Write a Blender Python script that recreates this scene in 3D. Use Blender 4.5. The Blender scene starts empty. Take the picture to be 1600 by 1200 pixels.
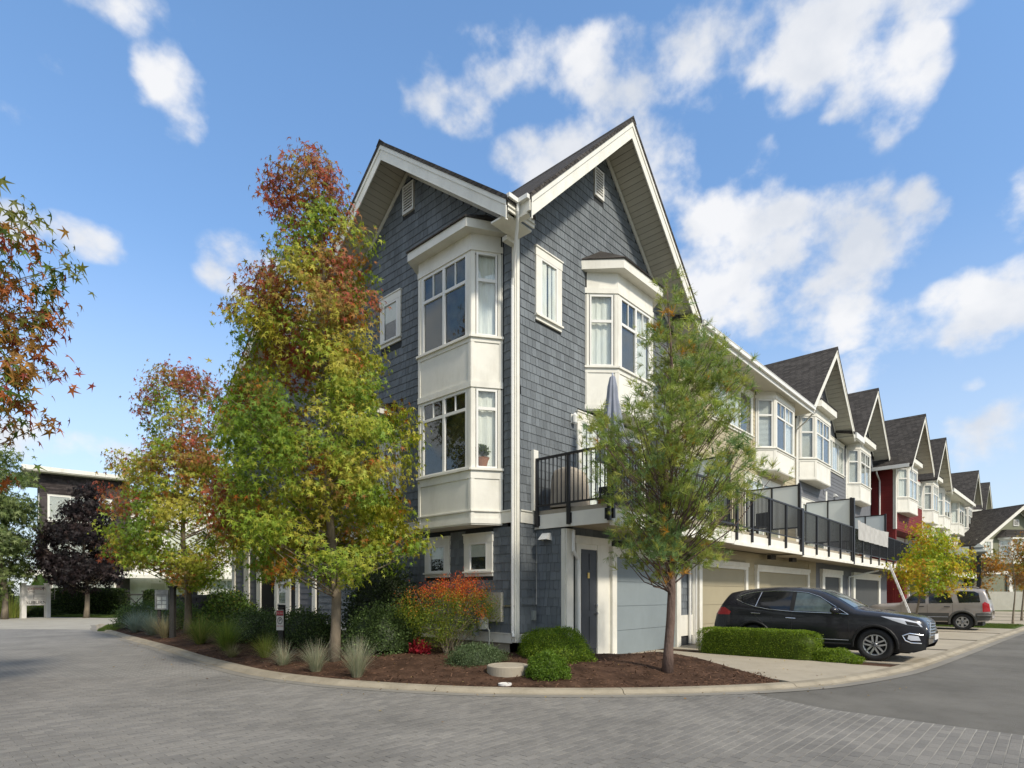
import bpy, math, random
import numpy as np
from mathutils import Vector, Matrix, noise
S = bpy.context.scene
R = math.radians
rng = np.random.default_rng(7)
random.seed(7)

# ------------------------------------------------------------------ camera
cam = bpy.data.cameras.new('camera'); camo = bpy.data.objects.new('camera', cam)
S.collection.objects.link(camo); S.camera = camo
cam.sensor_width = 36.0; cam.lens = 36*919/1600; cam.shift_y = 327/1600
cam.clip_start = .1; cam.clip_end = 2000
TB = math.atan2(845, 919)
camo.location = (-9.78, -8.87, 1.6)
# view direction (cos TB, sin TB): a camera at rotation z=a looks along (-sin a, cos a)
camo.rotation_euler = (R(90), 0, math.atan2(-math.cos(TB), math.sin(TB)))

# ------------------------------------------------------------------ sun, sky, exposure
SUNV = Vector((-.10, -.73, .67)).normalized()
sl = bpy.data.lights.new('sun', 'SUN'); sl.energy = 2.1; sl.angle = R(6.0); sl.color = (1, .91, .78)
so = bpy.data.objects.new('sun', sl); S.collection.objects.link(so)
so.rotation_euler = (-SUNV).to_track_quat('-Z', 'Y').to_euler()
so.location = (0, 0, 60)
W = bpy.data.worlds.new('World'); S.world = W; W.use_nodes = True
wn = W.node_tree.nodes; wl = W.node_tree.links; wn.clear()
def wnode(t, **k):
    n = wn.new(t)
    for a, b in k.items(): setattr(n, a, b)
    return n
def wmath(op, a, b=None, c=None, clamp=False):
    n = wnode('ShaderNodeMath', operation=op, use_clamp=clamp)
    for i, v in enumerate((a, b, c)):
        if v is None: continue
        if isinstance(v, (int, float)): n.inputs[i].default_value = v
        else: wl.new(v, n.inputs[i])
    return n.outputs[0]
sky = wnode('ShaderNodeTexSky', sky_type='NISHITA', sun_disc=False)
sky.sun_elevation = math.asin(SUNV.z); sky.sun_rotation = math.atan2(SUNV.x, SUNV.y)
sky.air_density = 1.0; sky.dust_density = 0.6; sky.ozone_density = 1.6
tcw = wnode('ShaderNodeTexCoord'); sep = wnode('ShaderNodeSeparateXYZ'); wl.new(tcw.outputs['Generated'], sep.inputs[0])
AZ = wmath('ARCTAN2', sep.outputs[1], sep.outputs[0]); EL = wmath('ARCSINE', sep.outputs[2])
# warped direction coordinates for cloud edges
nz = wnode('ShaderNodeTexNoise'); nz.inputs['Scale'].default_value = 12; nz.inputs['Detail'].default_value = 9; nz.inputs['Roughness'].default_value = .52; nz.inputs['Distortion'].default_value = .0
mpw = wnode('ShaderNodeMapping'); mpw.inputs['Scale'].default_value = (1, 1, 1.25); wl.new(tcw.outputs['Generated'], mpw.inputs[0]); wl.new(mpw.outputs[0], nz.inputs[0])
nz2 = wnode('ShaderNodeTexNoise'); nz2.inputs['Scale'].default_value = 3.0; nz2.inputs['Detail'].default_value = 3; wl.new(mpw.outputs[0], nz2.inputs[0])
# cloud banks: azimuth, elevation, half width, half height (degrees), strength
CLOUDS = [(72.8, 36.9, 3.7, 3.2, 0.8), (71.6, 35.0, 3.5, 3.1, 0.75), (48.8, 40.0, 7.1, 3.1, 0.8), (39.5, 41.6, 13.5, 3.2, 0.85), (27.4, 41.0, 16.0, 3.5, 0.9), (16.0, 39.0, 10.8, 3.1, 0.9), (10.3, 36.3, 5.2, 4.3, 0.9), (12.6, 40.5, 14.9, 2.9, 0.8), (38.9, 36.5, 6.3, 3.4, 1.0), (32.7, 37.4, 7.9, 3.0, 0.7), (28.0, 34.3, 4.7, 3.8, 0.7), (21.2, 29.4, 8.6, 4.8, 0.9), (14.1, 27.2, 10.5, 5.0, 0.95), (21.8, 24.4, 8.7, 3.7, 0.85), (15.0, 22.4, 6.4, 3.7, 0.7), (24.5, 27.7, 4.9, 5.0, 0.8), (8.4, 29.0, 2.6, 2.0, 0.9), (1.9, 26.2, 2.3, 2.9, 1.0), (5.3, 20.7, 6.3, 4.0, 0.85), (2.3, 21.2, 3.2, 3.8, 0.8), (78.7, 26.0, 4.4, 1.6, 0.9), (83.1, 25.5, 2.6, 1.7, 0.7), (67.4, 26.6, 4.5, 2.8, 0.8), (82.6, 11.4, 3.2, 2.0, 0.75), (77.5, 11.2, 5.5, 2.0, 0.7), (3.8, 10.9, 6.0, 4.0, 0.8), (11.9, 17.5, 3.3, 2.6, 0.7), (20.7, 34.3, 3.1, 2.3, 0.6), (13.5, 35.4, 1.9, 1.0, 0.6), (83.1, 31.4, 2.4, 1.5, 0.6), (80.1, 35.5, 1.7, 0.8, 0.4), (4.5, 15.6, 1.3, 0.8, 0.6), (79.9, 39.9, 10.3, 2.3, 0.7)]
tot = None
for (az, el, wa, he, st) in CLOUDS:
    dx = wmath('DIVIDE', wmath('SUBTRACT', AZ, R(az)), R(wa)); dy = wmath('DIVIDE', wmath('SUBTRACT', EL, R(el)), R(he))
    d2 = wmath('ADD', wmath('MULTIPLY', dx, dx), wmath('MULTIPLY', dy, dy))
    m = wmath('MULTIPLY', wmath('SUBTRACT', 1.0, d2, clamp=True), st)
    tot = m if tot is None else wmath('MAXIMUM', tot, m)
# out of view: added cloud from the large noise, thickened to lift fill light
az_in = wmath('MULTIPLY', wmath('GREATER_THAN', AZ, R(-25)), wmath('LESS_THAN', AZ, R(115)))
low = wmath('LESS_THAN', EL, R(48))
seen = wmath('MULTIPLY', az_in, low)
gen = wmath('MULTIPLY', wmath('SUBTRACT', nz2.outputs[0], .32, clamp=True), 4.0)
gen = wmath('MULTIPLY', gen, wmath('SUBTRACT', 1.0, seen))
tot = wmath('MAXIMUM', tot, gen)
dens = wmath('ADD', wmath('MULTIPLY', tot, 1.05), wmath('MULTIPLY', wmath('SUBTRACT', nz.outputs[0], .535), 3.4))
rmp = wnode('ShaderNodeMapRange', interpolation_type='SMOOTHSTEP'); wl.new(dens, rmp.inputs[0])
rmp.inputs[1].default_value = .12; rmp.inputs[2].default_value = 1.0
cover = wmath('MULTIPLY', wmath('MULTIPLY', rmp.outputs[0], wmath('MULTIPLY', tot, 4.0, clamp=True)), .94)
haze = wnode('ShaderNodeMapRange', interpolation_type='SMOOTHSTEP'); wl.new(EL, haze.inputs[0])
haze.inputs[1].default_value = R(30); haze.inputs[2].default_value = R(0); haze.inputs[3].default_value = 0; haze.inputs[4].default_value = .62
tint = wnode('ShaderNodeMix', data_type='RGBA', blend_type='MULTIPLY'); tint.inputs[0].default_value = 1
wl.new(sky.outputs[0], tint.inputs[6]); tint.inputs[7].default_value = (1.45, 1.50, 1.62, 1)
tm = wnode('ShaderNodeMix', data_type='RGBA'); te = wnode('ShaderNodeMapRange'); wl.new(EL, te.inputs[0]); te.inputs[1].default_value = 0; te.inputs[2].default_value = R(40)
wl.new(te.outputs[0], tm.inputs[0]); tm.inputs[6].default_value = (.90, .92, .98, 1); tm.inputs[7].default_value = (1.12, 1.34, 1.44, 1); wl.new(tm.outputs[2], tint.inputs[7])
mixh = wnode('ShaderNodeMix', data_type='RGBA'); wl.new(haze.outputs[0], mixh.inputs[0]); wl.new(tint.outputs[2], mixh.inputs[6]); mixh.inputs[7].default_value = (3.7, 4.15, 4.7, 1)
# cloud body: white, slightly grey-blue where thick
nz3 = wnode('ShaderNodeTexNoise'); nz3.inputs['Scale'].default_value = 7; nz3.inputs['Detail'].default_value = 8; mp3 = wnode('ShaderNodeMapping'); mp3.inputs['Location'].default_value = (.03, .02, -.10); wl.new(mpw.outputs[0], mp3.inputs[0]); wl.new(mp3.outputs[0], nz3.inputs[0])
shade = wnode('ShaderNodeMapRange'); wl.new(nz3.outputs[0], shade.inputs[0]); shade.inputs[1].default_value = .38; shade.inputs[2].default_value = .60
cc = wnode('ShaderNodeMix', data_type='RGBA'); wl.new(shade.outputs[0], cc.inputs[0]); cc.inputs[6].default_value = (3.7, 3.9, 4.25, 1); cc.inputs[7].default_value = (5.0, 5.0, 5.05, 1)
mixc = wnode('ShaderNodeMix', data_type='RGBA'); wl.new(cover, mixc.inputs[0]); wl.new(mixh.outputs[2], mixc.inputs[6]); wl.new(cc.outputs[2], mixc.inputs[7])
bg = wnode('ShaderNodeBackground'); bg.inputs[1].default_value = .1; wl.new(mixc.outputs[2], bg.inputs[0])
wo = wnode('ShaderNodeOutputWorld'); wl.new(bg.outputs[0], wo.inputs[0])
S.view_settings.view_transform = 'Standard'; S.view_settings.look = 'None'; S.view_settings.exposure = 0.95
S.view_settings.gamma = 1; S.view_settings.use_curve_mapping = False
S.render.engine = 'CYCLES'
S.cycles.max_bounces = 6; S.cycles.transparent_max_bounces = 16
S.cycles.use_denoising = True

# ------------------------------------------------------------------ materials
MATS = {}
def new_mat(name):
    m = bpy.data.materials.new(name); m.use_nodes = True
    nt = m.node_tree; b = nt.nodes['Principled BSDF']; return m, nt, b
def N(nt, t, ins=None, **k):
    n = nt.nodes.new(t)
    for a, b in k.items(): setattr(n, a, b)
    for a, b in (ins or {}).items():
        if hasattr(b, 'links') or isinstance(b, bpy.types.NodeSocket): nt.links.new(b, n.inputs[a])
        else: n.inputs[a].default_value = b
    return n
def paint(name, col, rough=.6, var=.08, nscale=3.0, bump=.0, bscale=40, spec=.3, dirt=0.0, island=0.0, metallic=0.0, coat=0.0, stretch=(1, 1, 1)):
    """plain surface with uneven colour, fine relief, optional dirt and per-piece variation"""
    m, nt, b = new_mat(name)
    tc = N(nt, 'ShaderNodeTexCoord'); geo = N(nt, 'ShaderNodeNewGeometry')
    mp = N(nt, 'ShaderNodeMapping', {0: geo.outputs['Position']}); mp.inputs['Scale'].default_value = stretch
    n1 = N(nt, 'ShaderNodeTexNoise', {0: mp.outputs[0], 'Scale': nscale, 'Detail': 6.0, 'Roughness': .62})
    mr = N(nt, 'ShaderNodeMapRange', {0: n1.outputs[0], 1: .3, 2: .7, 3: 1 - var, 4: 1 + var})
    val = mr.outputs[0]
    if island:
        oi = N(nt, 'ShaderNodeObjectInfo')
        a = N(nt, 'ShaderNodeMath', {0: geo.outputs['Random Per Island'], 1: oi.outputs['Random']}, operation='ADD')
        f = N(nt, 'ShaderNodeMath', {0: a.outputs[0]}, operation='FRACT')
        g = N(nt, 'ShaderNodeMapRange', {0: f.outputs[0], 3: 1 - island, 4: 1 + island})
        val = N(nt, 'ShaderNodeMath', {0: val, 1: g.outputs[0]}, operation='MULTIPLY').outputs[0]
    c = N(nt, 'ShaderNodeMix', {0: 1.0}, data_type='RGBA', blend_type='MULTIPLY')
    c.inputs[6].default_value = (*col, 1); nt.links.new(val, c.inputs[7])
    out = c.outputs[2]
    if dirt:
        mp2 = N(nt, 'ShaderNodeMapping', {0: geo.outputs['Position']}); mp2.inputs['Scale'].default_value = (1.5, 1.5, .5)
        n2 = N(nt, 'ShaderNodeTexNoise', {0: mp2.outputs[0], 'Scale': 1.6, 'Detail': 8.0, 'Roughness': .7})
        d = N(nt, 'ShaderNodeMapRange', {0: n2.outputs[0], 1: .48, 2: .75, 3: 0, 4: dirt})
        c2 = N(nt, 'ShaderNodeMix', {0: d.outputs[0], 6: out}, data_type='RGBA'); c2.inputs[7].default_value = (col[0]*.45, col[1]*.43, col[2]*.36, 1)
        out = c2.outputs[2]
    nt.links.new(out, b.inputs['Base Color'])
    b.inputs['Roughness'].default_value = rough; b.inputs['Specular IOR Level'].default_value = spec
    b.inputs['Metallic'].default_value = metallic; b.inputs['Coat Weight'].default_value = coat
    if bump:
        n3 = N(nt, 'ShaderNodeTexNoise', {0: mp.outputs[0], 'Scale': bscale, 'Detail': 4.0})
        bp = N(nt, 'ShaderNodeBump', {'Height': n3.outputs[0], 'Strength': bump, 'Distance': .02})
        nt.links.new(bp.outputs[0], b.inputs['Normal'])
    MATS[name] = m
    return m
M_white = paint('white_trim', (.74, .72, .635), .55, .06, 2.0, .08, 60, .3, dirt=.30)
M_white2 = paint('window_vinyl', (.74, .73, .68), .4, .03)
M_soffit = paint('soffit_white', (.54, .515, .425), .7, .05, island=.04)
M_shingle = paint('blue_grey_shingle', (.150, .166, .175), .75, .16, 1.6, .5, 90, .2, island=.16, stretch=(1, 1, .25))
M_wallback = paint('dark_wall_behind_shingle', (.035, .038, .04), .9)
M_tan = paint('tan_siding', (.40, .35, .235), .7, .06, 2, .2, 60, .2, island=.05)
M_grey = paint('grey_siding', (.15, .155, .165), .7, .07, 2, .2, 60, .2, island=.06)
M_red = paint('red_siding', (.17, .024, .022), .65, .08, 2, .2, 60, .2, island=.08)
M_cream = paint('cream_siding', (.60, .58, .50), .65, .05, 2, .1, 60, .2, island=.03)
M_olive = paint('olive_siding', (.20, .205, .14), .7, .06, 2, .1, 60, .2, island=.03)
M_black = paint('black_metal', (.018, .018, .02), .45, .1, spec=.4)
M_garage = paint('grey_garage_door', (.215, .25, .26), .6, .06, 1.2, .08, 40, .3, dirt=.12)
M_garage2 = paint('tan_garage_door', (.34, .30, .20), .6, .05, 1.2, .08, 40)
M_garage3 = paint('dark_grey_garage_door', (.06, .063, .062), .6, .06, 1.2)  # grey door, base colour darkened for the deep shade under the balconies
M_door = paint('charcoal_door', (.045, .05, .058), .5, .1, spec=.4)
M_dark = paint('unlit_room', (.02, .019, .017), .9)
M_blind = paint('white_blind', (.62, .62, .60), .8, .05, 6)
M_curtain = paint('sheer_curtain', (.74, .73, .70), .8, .12, 9, stretch=(3, 3, .3))
M_shade = paint('grey_insect_screen', (.075, .073, .065), .9, .1)
M_green_int = paint('dim_room_green', (.035, .04, .022), .9, .6, 5)
M_metal = paint('bare_metal', (.55, .55, .55), .35, .05, metallic=1)
M_brass = paint('brass', (.5, .35, .12), .35, metallic=1)
M_concrete = paint('concrete', (.37, .325, .25), .85, .10, .8, .3, 120, .2, dirt=.25)
M_kerb = paint('kerb_concrete', (.30, .262, .195), .85, .22, 1.1, .35, 90, .2, dirt=.45)
M_pan = paint('gutter_concrete', (.225, .21, .18), .88, .15, 1.2, .3, 90, .2, dirt=.4)
M_band = paint('pale_concrete_band', (.33, .31, .26), .85, .10, .8, .3, 120, .2, dirt=.2)
M_asphalt = paint('asphalt', (.150, .142, .124), .88, .22, .5, .7, 150, .25, dirt=.3)
M_soil = paint('bark_mulch', (.080, .046, .030), .95, .55, 2.2, 1.0, 60, .1, dirt=.75)
M_chip = paint('bark_chip', (.115, .066, .042), .9, .3, 9, .3, 90, .1, island=.45)
M_grass = paint('grass_ground', (.065, .095, .022), .9, .25, 3, .6, 80, .1)
M_bark = paint('grey_bark', (.20, .165, .12), .9, .25, 9, .8, 40, .1, stretch=(1, 1, .35))
M_pinebark = paint('pine_bark', (.15, .105, .085), .9, .3, 9, 1.0, 35, .1, stretch=(1, 1, .4))
M_canvas = paint('navy_grey_canvas', (.25, .27, .32), .85, .12, 6, .2, 60, .1)
M_cover = paint('beige_cover', (.40, .35, .28), .85, .12, 4, .3, 50, .1)
M_stone = paint('dark_stone', (.05, .045, .045), .85, .25, 4, .6, 60, .2, island=.4)
M_blackpost = paint('dark_painted_wood', (.04, .038, .034), .7, .15, 6)
M_cloth = paint('pale_sheet', (.42, .41, .38), .85, .10, 3)
M_terracotta = paint('terracotta', (.32, .13, .07), .8)
M_rubber = paint('tyre_rubber', (.022, .022, .022), .75, .1)
M_chrome = paint('chrome', (.75, .75, .75), .15, metallic=1)
M_alloy = paint('alloy_rim', (.50, .50, .50), .3, .05, metallic=.8)
M_carblack = paint('charcoal_car_paint', (.015, .0155, .020), .25, .05, spec=.4, coat=.35)
M_carsilver = paint('champagne_car_paint', (.36, .32, .285), .35, .04, spec=.5, metallic=.35, coat=.5)
M_carclad = paint('grey_cladding', (.085, .083, .075), .6, .05)
M_trimblack = paint('black_plastic', (.02, .02, .02), .55)
M_taillamp = paint('red_lamp_lens', (.42, .010, .014), .2, coat=.5)
M_headlamp = paint('clear_lamp_lens', (.60, .62, .66), .12, coat=.8)
M_signred = paint('sign_red', (.42, .07, .08), .5)
M_signwhite = paint('sign_white', (.66, .64, .60), .5, .04)
M_ink = paint('sign_ink', (.06, .055, .055), .6)
M_inkpale = paint('faded_ink', (.28, .25, .24), .6)
M_inkred = paint('faded_red_ink', (.48, .25, .24), .6)
M_board = paint('grey_notice_board', (.23, .24, .235), .7, .15, 6)
M_paper = paint('paper', (.46, .49, .46), .8, .2, 12)
M_meter = paint('meter_grey', (.26, .28, .26), .5)
M_beigebox = paint('beige_service_box', (.38, .36, .30), .6)
M_darkbrick = paint('dark_brown_brick', (.062, .052, .050), .85, .25, 3, .5, 50, .1, island=.35)
M_reddish = paint('dark_wood', (.05, .03, .02), .8)

def glass_mat(name, tint=(.95, .97, .95), refl=.055):
    m, nt, b = new_mat(name); nt.nodes.remove(b)
    out = nt.nodes['Material Output']
    tr = N(nt, 'ShaderNodeBsdfTransparent'); tr.inputs[0].default_value = (*tint, 1)
    gl = N(nt, 'ShaderNodeBsdfGlossy'); gl.inputs['Roughness'].default_value = .03
    lw = N(nt, 'ShaderNodeLayerWeight'); lw.inputs[0].default_value = .5
    pw = N(nt, 'ShaderNodeMath', {0: lw.outputs['Facing'], 1: 4.0}, operation='POWER'); fr = N(nt, 'ShaderNodeMath', {0: pw.outputs[0], 1: .85, 2: refl}, operation='MULTIPLY_ADD')
    geo = N(nt, 'ShaderNodeNewGeometry')
    n1 = N(nt, 'ShaderNodeTexNoise', {0: geo.outputs['Position'], 'Scale': 1.1, 'Detail': 1.0})
    bp = N(nt, 'ShaderNodeBump', {'Height': n1.outputs[0], 'Strength': .12, 'Distance': .05})
    nt.links.new(bp.outputs[0], gl.inputs['Normal'])
    mx = N(nt, 'ShaderNodeMixShader', {0: fr.outputs[0], 1: tr.outputs[0], 2: gl.outputs[0]})
    nt.links.new(mx.outputs[0], out.inputs[0]); return m
M_glass = glass_mat('window_glass')
M_carglass = glass_mat('dark_car_glass', (.10, .12, .12))
M_carglass2 = glass_mat('pale_car_glass', (.45, .52, .52))
def frosted():
    m, nt, b = new_mat('frosted_glass'); b.inputs['Base Color'].default_value = (.68, .72, .70, 1); b.inputs['Roughness'].default_value = .35
    b.inputs['Alpha'].default_value = .93; return m
M_frost = frosted()
def roof_mat(name, col):
    m, nt, b = new_mat(name)
    geo = N(nt, 'ShaderNodeNewGeometry'); sp = N(nt, 'ShaderNodeSeparateXYZ', {0: geo.outputs['Position']})
    u = N(nt, 'ShaderNodeMath', {0: sp.outputs[0], 1: sp.outputs[1]}, operation='ADD')
    v = N(nt, 'ShaderNodeMath', {0: sp.outputs[2], 1: 1.35}, operation='MULTIPLY')
    cb = N(nt, 'ShaderNodeCombineXYZ', {0: u.outputs[0], 1: v.outputs[0]})
    br = N(nt, 'ShaderNodeTexBrick', {0: cb.outputs[0], 'Scale': 1.0, 'Mortar Size': .012, 'Brick Width': .30, 'Row Height': .15, 'Mortar Smooth': .3, 'Bias': 0.0})
    br.inputs['Color1'].default_value = (*[c*.72 for c in col], 1); br.inputs['Color2'].default_value = (*[c*1.35 for c in col], 1); br.inputs['Mortar'].default_value = (*[c*.35 for c in col], 1)
    n1 = N(nt, 'ShaderNodeTexNoise', {0: geo.outputs['Position'], 'Scale': 30.0, 'Detail': 4.0})
    mr = N(nt, 'ShaderNodeMapRange', {0: n1.outputs[0], 1: .3, 2: .7, 3: .7, 4: 1.3})
    c = N(nt, 'ShaderNodeMix', {0: 1.0, 6: br.outputs[0], 7: mr.outputs[0]}, data_type='RGBA', blend_type='MULTIPLY')
    nt.links.new(c.outputs[2], b.inputs['Base Color']); b.inputs['Roughness'].default_value = .9; b.inputs['Specular IOR Level'].default_value = .15
    bp = N(nt, 'ShaderNodeBump', {'Height': br.outputs[1], 'Strength': .6, 'Distance': .01}); bp.invert = True
    nt.links.new(bp.outputs[0], b.inputs['Normal']); return m
M_roof = roof_mat('asphalt_roof_shingle', (.060, .054, .048))
def paver_mat():
    m, nt, b = new_mat('grey_clay_paver')
    geo = N(nt, 'ShaderNodeNewGeometry')
    br = N(nt, 'ShaderNodeTexBrick', {0: geo.outputs['Position'], 'Scale': 1.0, 'Mortar Size': .006, 'Brick Width': .206, 'Row Height': .104, 'Mortar Smooth': .2, 'Bias': -.1})
    br.inputs['Color1'].default_value = (.150, .142, .127, 1); br.inputs['Color2'].default_value = (.192, .181, .161, 1); br.inputs['Mortar'].default_value = (.31, .295, .255, 1)
    n1 = N(nt, 'ShaderNodeTexNoise', {0: geo.outputs['Position'], 'Scale': .45, 'Detail': 7.0, 'Roughness': .65})
    mr = N(nt, 'ShaderNodeMapRange', {0: n1.outputs[0], 1: .3, 2: .7, 3: .74, 4: 1.26})
    c = N(nt, 'ShaderNodeMix', {0: 1.0, 6: br.outputs[0], 7: mr.outputs[0]}, data_type='RGBA', blend_type='MULTIPLY')
    nt.links.new(c.outputs[2], b.inputs['Base Color']); b.inputs['Roughness'].default_value = .9
    n3 = N(nt, 'ShaderNodeTexNoise', {0: geo.outputs['Position'], 'Scale': 160.0, 'Detail': 3.0})
    bp = N(nt, 'ShaderNodeBump', {'Height': n3.outputs[0], 'Strength': .4, 'Distance': .01})
    nt.links.new(bp.outputs[0], b.inputs['Normal']); return m
M_paver = paver_mat()
def paver_piece_mat():
    m, nt, b = new_mat('single_paver')
    geo = N(nt, 'ShaderNodeNewGeometry'); oi = N(nt, 'ShaderNodeObjectInfo')
    a = N(nt, 'ShaderNodeMath', {0: geo.outputs['Random Per Island'], 1: oi.outputs['Random']}, operation='ADD')
    f = N(nt, 'ShaderNodeMath', {0: a.outputs[0]}, operation='FRACT')
    c = N(nt, 'ShaderNodeMix', {0: f.outputs[0]}, data_type='RGBA'); c.inputs[6].default_value = (.148, .140, .126, 1); c.inputs[7].default_value = (.196, .184, .162, 1)
    n1 = N(nt, 'ShaderNodeTexNoise', {0: geo.outputs['Position'], 'Scale': .45, 'Detail': 7.0, 'Roughness': .65})
    mr = N(nt, 'ShaderNodeMapRange', {0: n1.outputs[0], 1: .3, 2: .7, 3: .74, 4: 1.26})
    c2 = N(nt, 'ShaderNodeMix', {0: 1.0, 6: c.outputs[2], 7: mr.outputs[0]}, data_type='RGBA', blend_type='MULTIPLY')
    n3 = N(nt, 'ShaderNodeTexNoise', {0: geo.outputs['Position'], 'Scale': 160.0, 'Detail': 3.0})
    mr3 = N(nt, 'ShaderNodeMapRange', {0: n3.outputs[0], 1: .3, 2: .7, 3: .75, 4: 1.25})
    c3 = N(nt, 'ShaderNodeMix', {0: 1.0, 6: c2.outputs[2], 7: mr3.outputs[0]}, data_type='RGBA', blend_type='MULTIPLY')
    nt.links.new(c3.outputs[2], b.inputs['Base Color']); b.inputs['Roughness'].default_value = .9
    bp = N(nt, 'ShaderNodeBump', {'Height': n3.outputs[0], 'Strength': .4, 'Distance': .01})
    nt.links.new(bp.outputs[0], b.inputs['Normal']); return m
M_paverpiece = paver_piece_mat()
M_joint = paint('joint_sand', (.26, .245, .205), .95, .15, 3, .3, 150)
def leaf_mat(name='leaf', trans=.35, rough=.5):
    m, nt, b = new_mat(name)
    at = N(nt, 'ShaderNodeVertexColor', layer_name='Col')
    geo = N(nt, 'ShaderNodeNewGeometry')
    nt.links.new(at.outputs[0], b.inputs['Base Color']); b.inputs['Roughness'].default_value = rough; b.inputs['Specular IOR Level'].default_value = .25
    tl = N(nt, 'ShaderNodeBsdfTranslucent')
    hs = N(nt, 'ShaderNodeHueSaturation', {'Color': at.outputs[0], 'Value': 1.5, 'Saturation': 1.1}); nt.links.new(hs.outputs[0], tl.inputs[0])
    mx = N(nt, 'ShaderNodeMixShader', {0: trans, 1: b.outputs[0], 2: tl.outputs[0]})
    nt.links.new(mx.outputs[0], nt.nodes['Material Output'].inputs[0]); return m
M_leaf = leaf_mat()
M_needle = leaf_mat('needle', .22, .55)
def leaf_obj_mat(name, c0, c1):
    m, nt, b = new_mat(name); oi = N(nt, 'ShaderNodeObjectInfo')
    c = N(nt, 'ShaderNodeMix', {0: oi.outputs['Random']}, data_type='RGBA'); c.inputs[6].default_value = (*c0, 1); c.inputs[7].default_value = (*c1, 1)
    nt.links.new(c.outputs[2], b.inputs['Base Color']); b.inputs['Roughness'].default_value = .5
    tl = N(nt, 'ShaderNodeBsdfTranslucent'); nt.links.new(c.outputs[2], tl.inputs[0])
    mx = N(nt, 'ShaderNodeMixShader', {0: .3, 1: b.outputs[0], 2: tl.outputs[0]})
    nt.links.new(mx.outputs[0], nt.nodes['Material Output'].inputs[0]); return m

# ------------------------------------------------------------------ object helpers
ORG = {}
COL = S.collection
def tag(o, label=None, cat=None, group=None, kind=None):
    if label: o['label'] = label
    if cat: o['category'] = cat
    if group: o['group'] = group
    if kind: o['kind'] = kind
    return o
def org(o):
    return ORG.get(o.name, Vector((0, 0, 0))) if o else Vector((0, 0, 0))
def empty(name, loc, label, cat, group=None):
    o = bpy.data.objects.new(name, None); COL.objects.link(o); o.location = loc; o.empty_display_size = .3
    ORG[o.name] = Vector(loc); return tag(o, label, cat, group)
def link(name, me, parent=None, at=None):
    """mesh in world coordinates already shifted by at"""
    o = bpy.data.objects.new(name, me); COL.objects.link(o)
    at = Vector(at if at is not None else (0, 0, 0)); ORG[o.name] = at
    if parent: o.parent = parent
    o.location = at - org(parent); return o
class Fr:
    """a facade frame: u runs along the wall, n points out of it"""
    def __init__(s, o, u, n): s.o = Vector((o[0], o[1])); s.u = Vector(u).normalized(); s.n = Vector(n).normalized()
    def p(s, u, n, z):
        q = s.o + s.u*u + s.n*n; return (q.x, q.y, z)
FB = Fr((0, 0), (1, 0), (0, -1)); FA = Fr((0, 0), (0, 1), (-1, 0)); FXY = Fr((0, 0), (1, 0), (0, 1))
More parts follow.
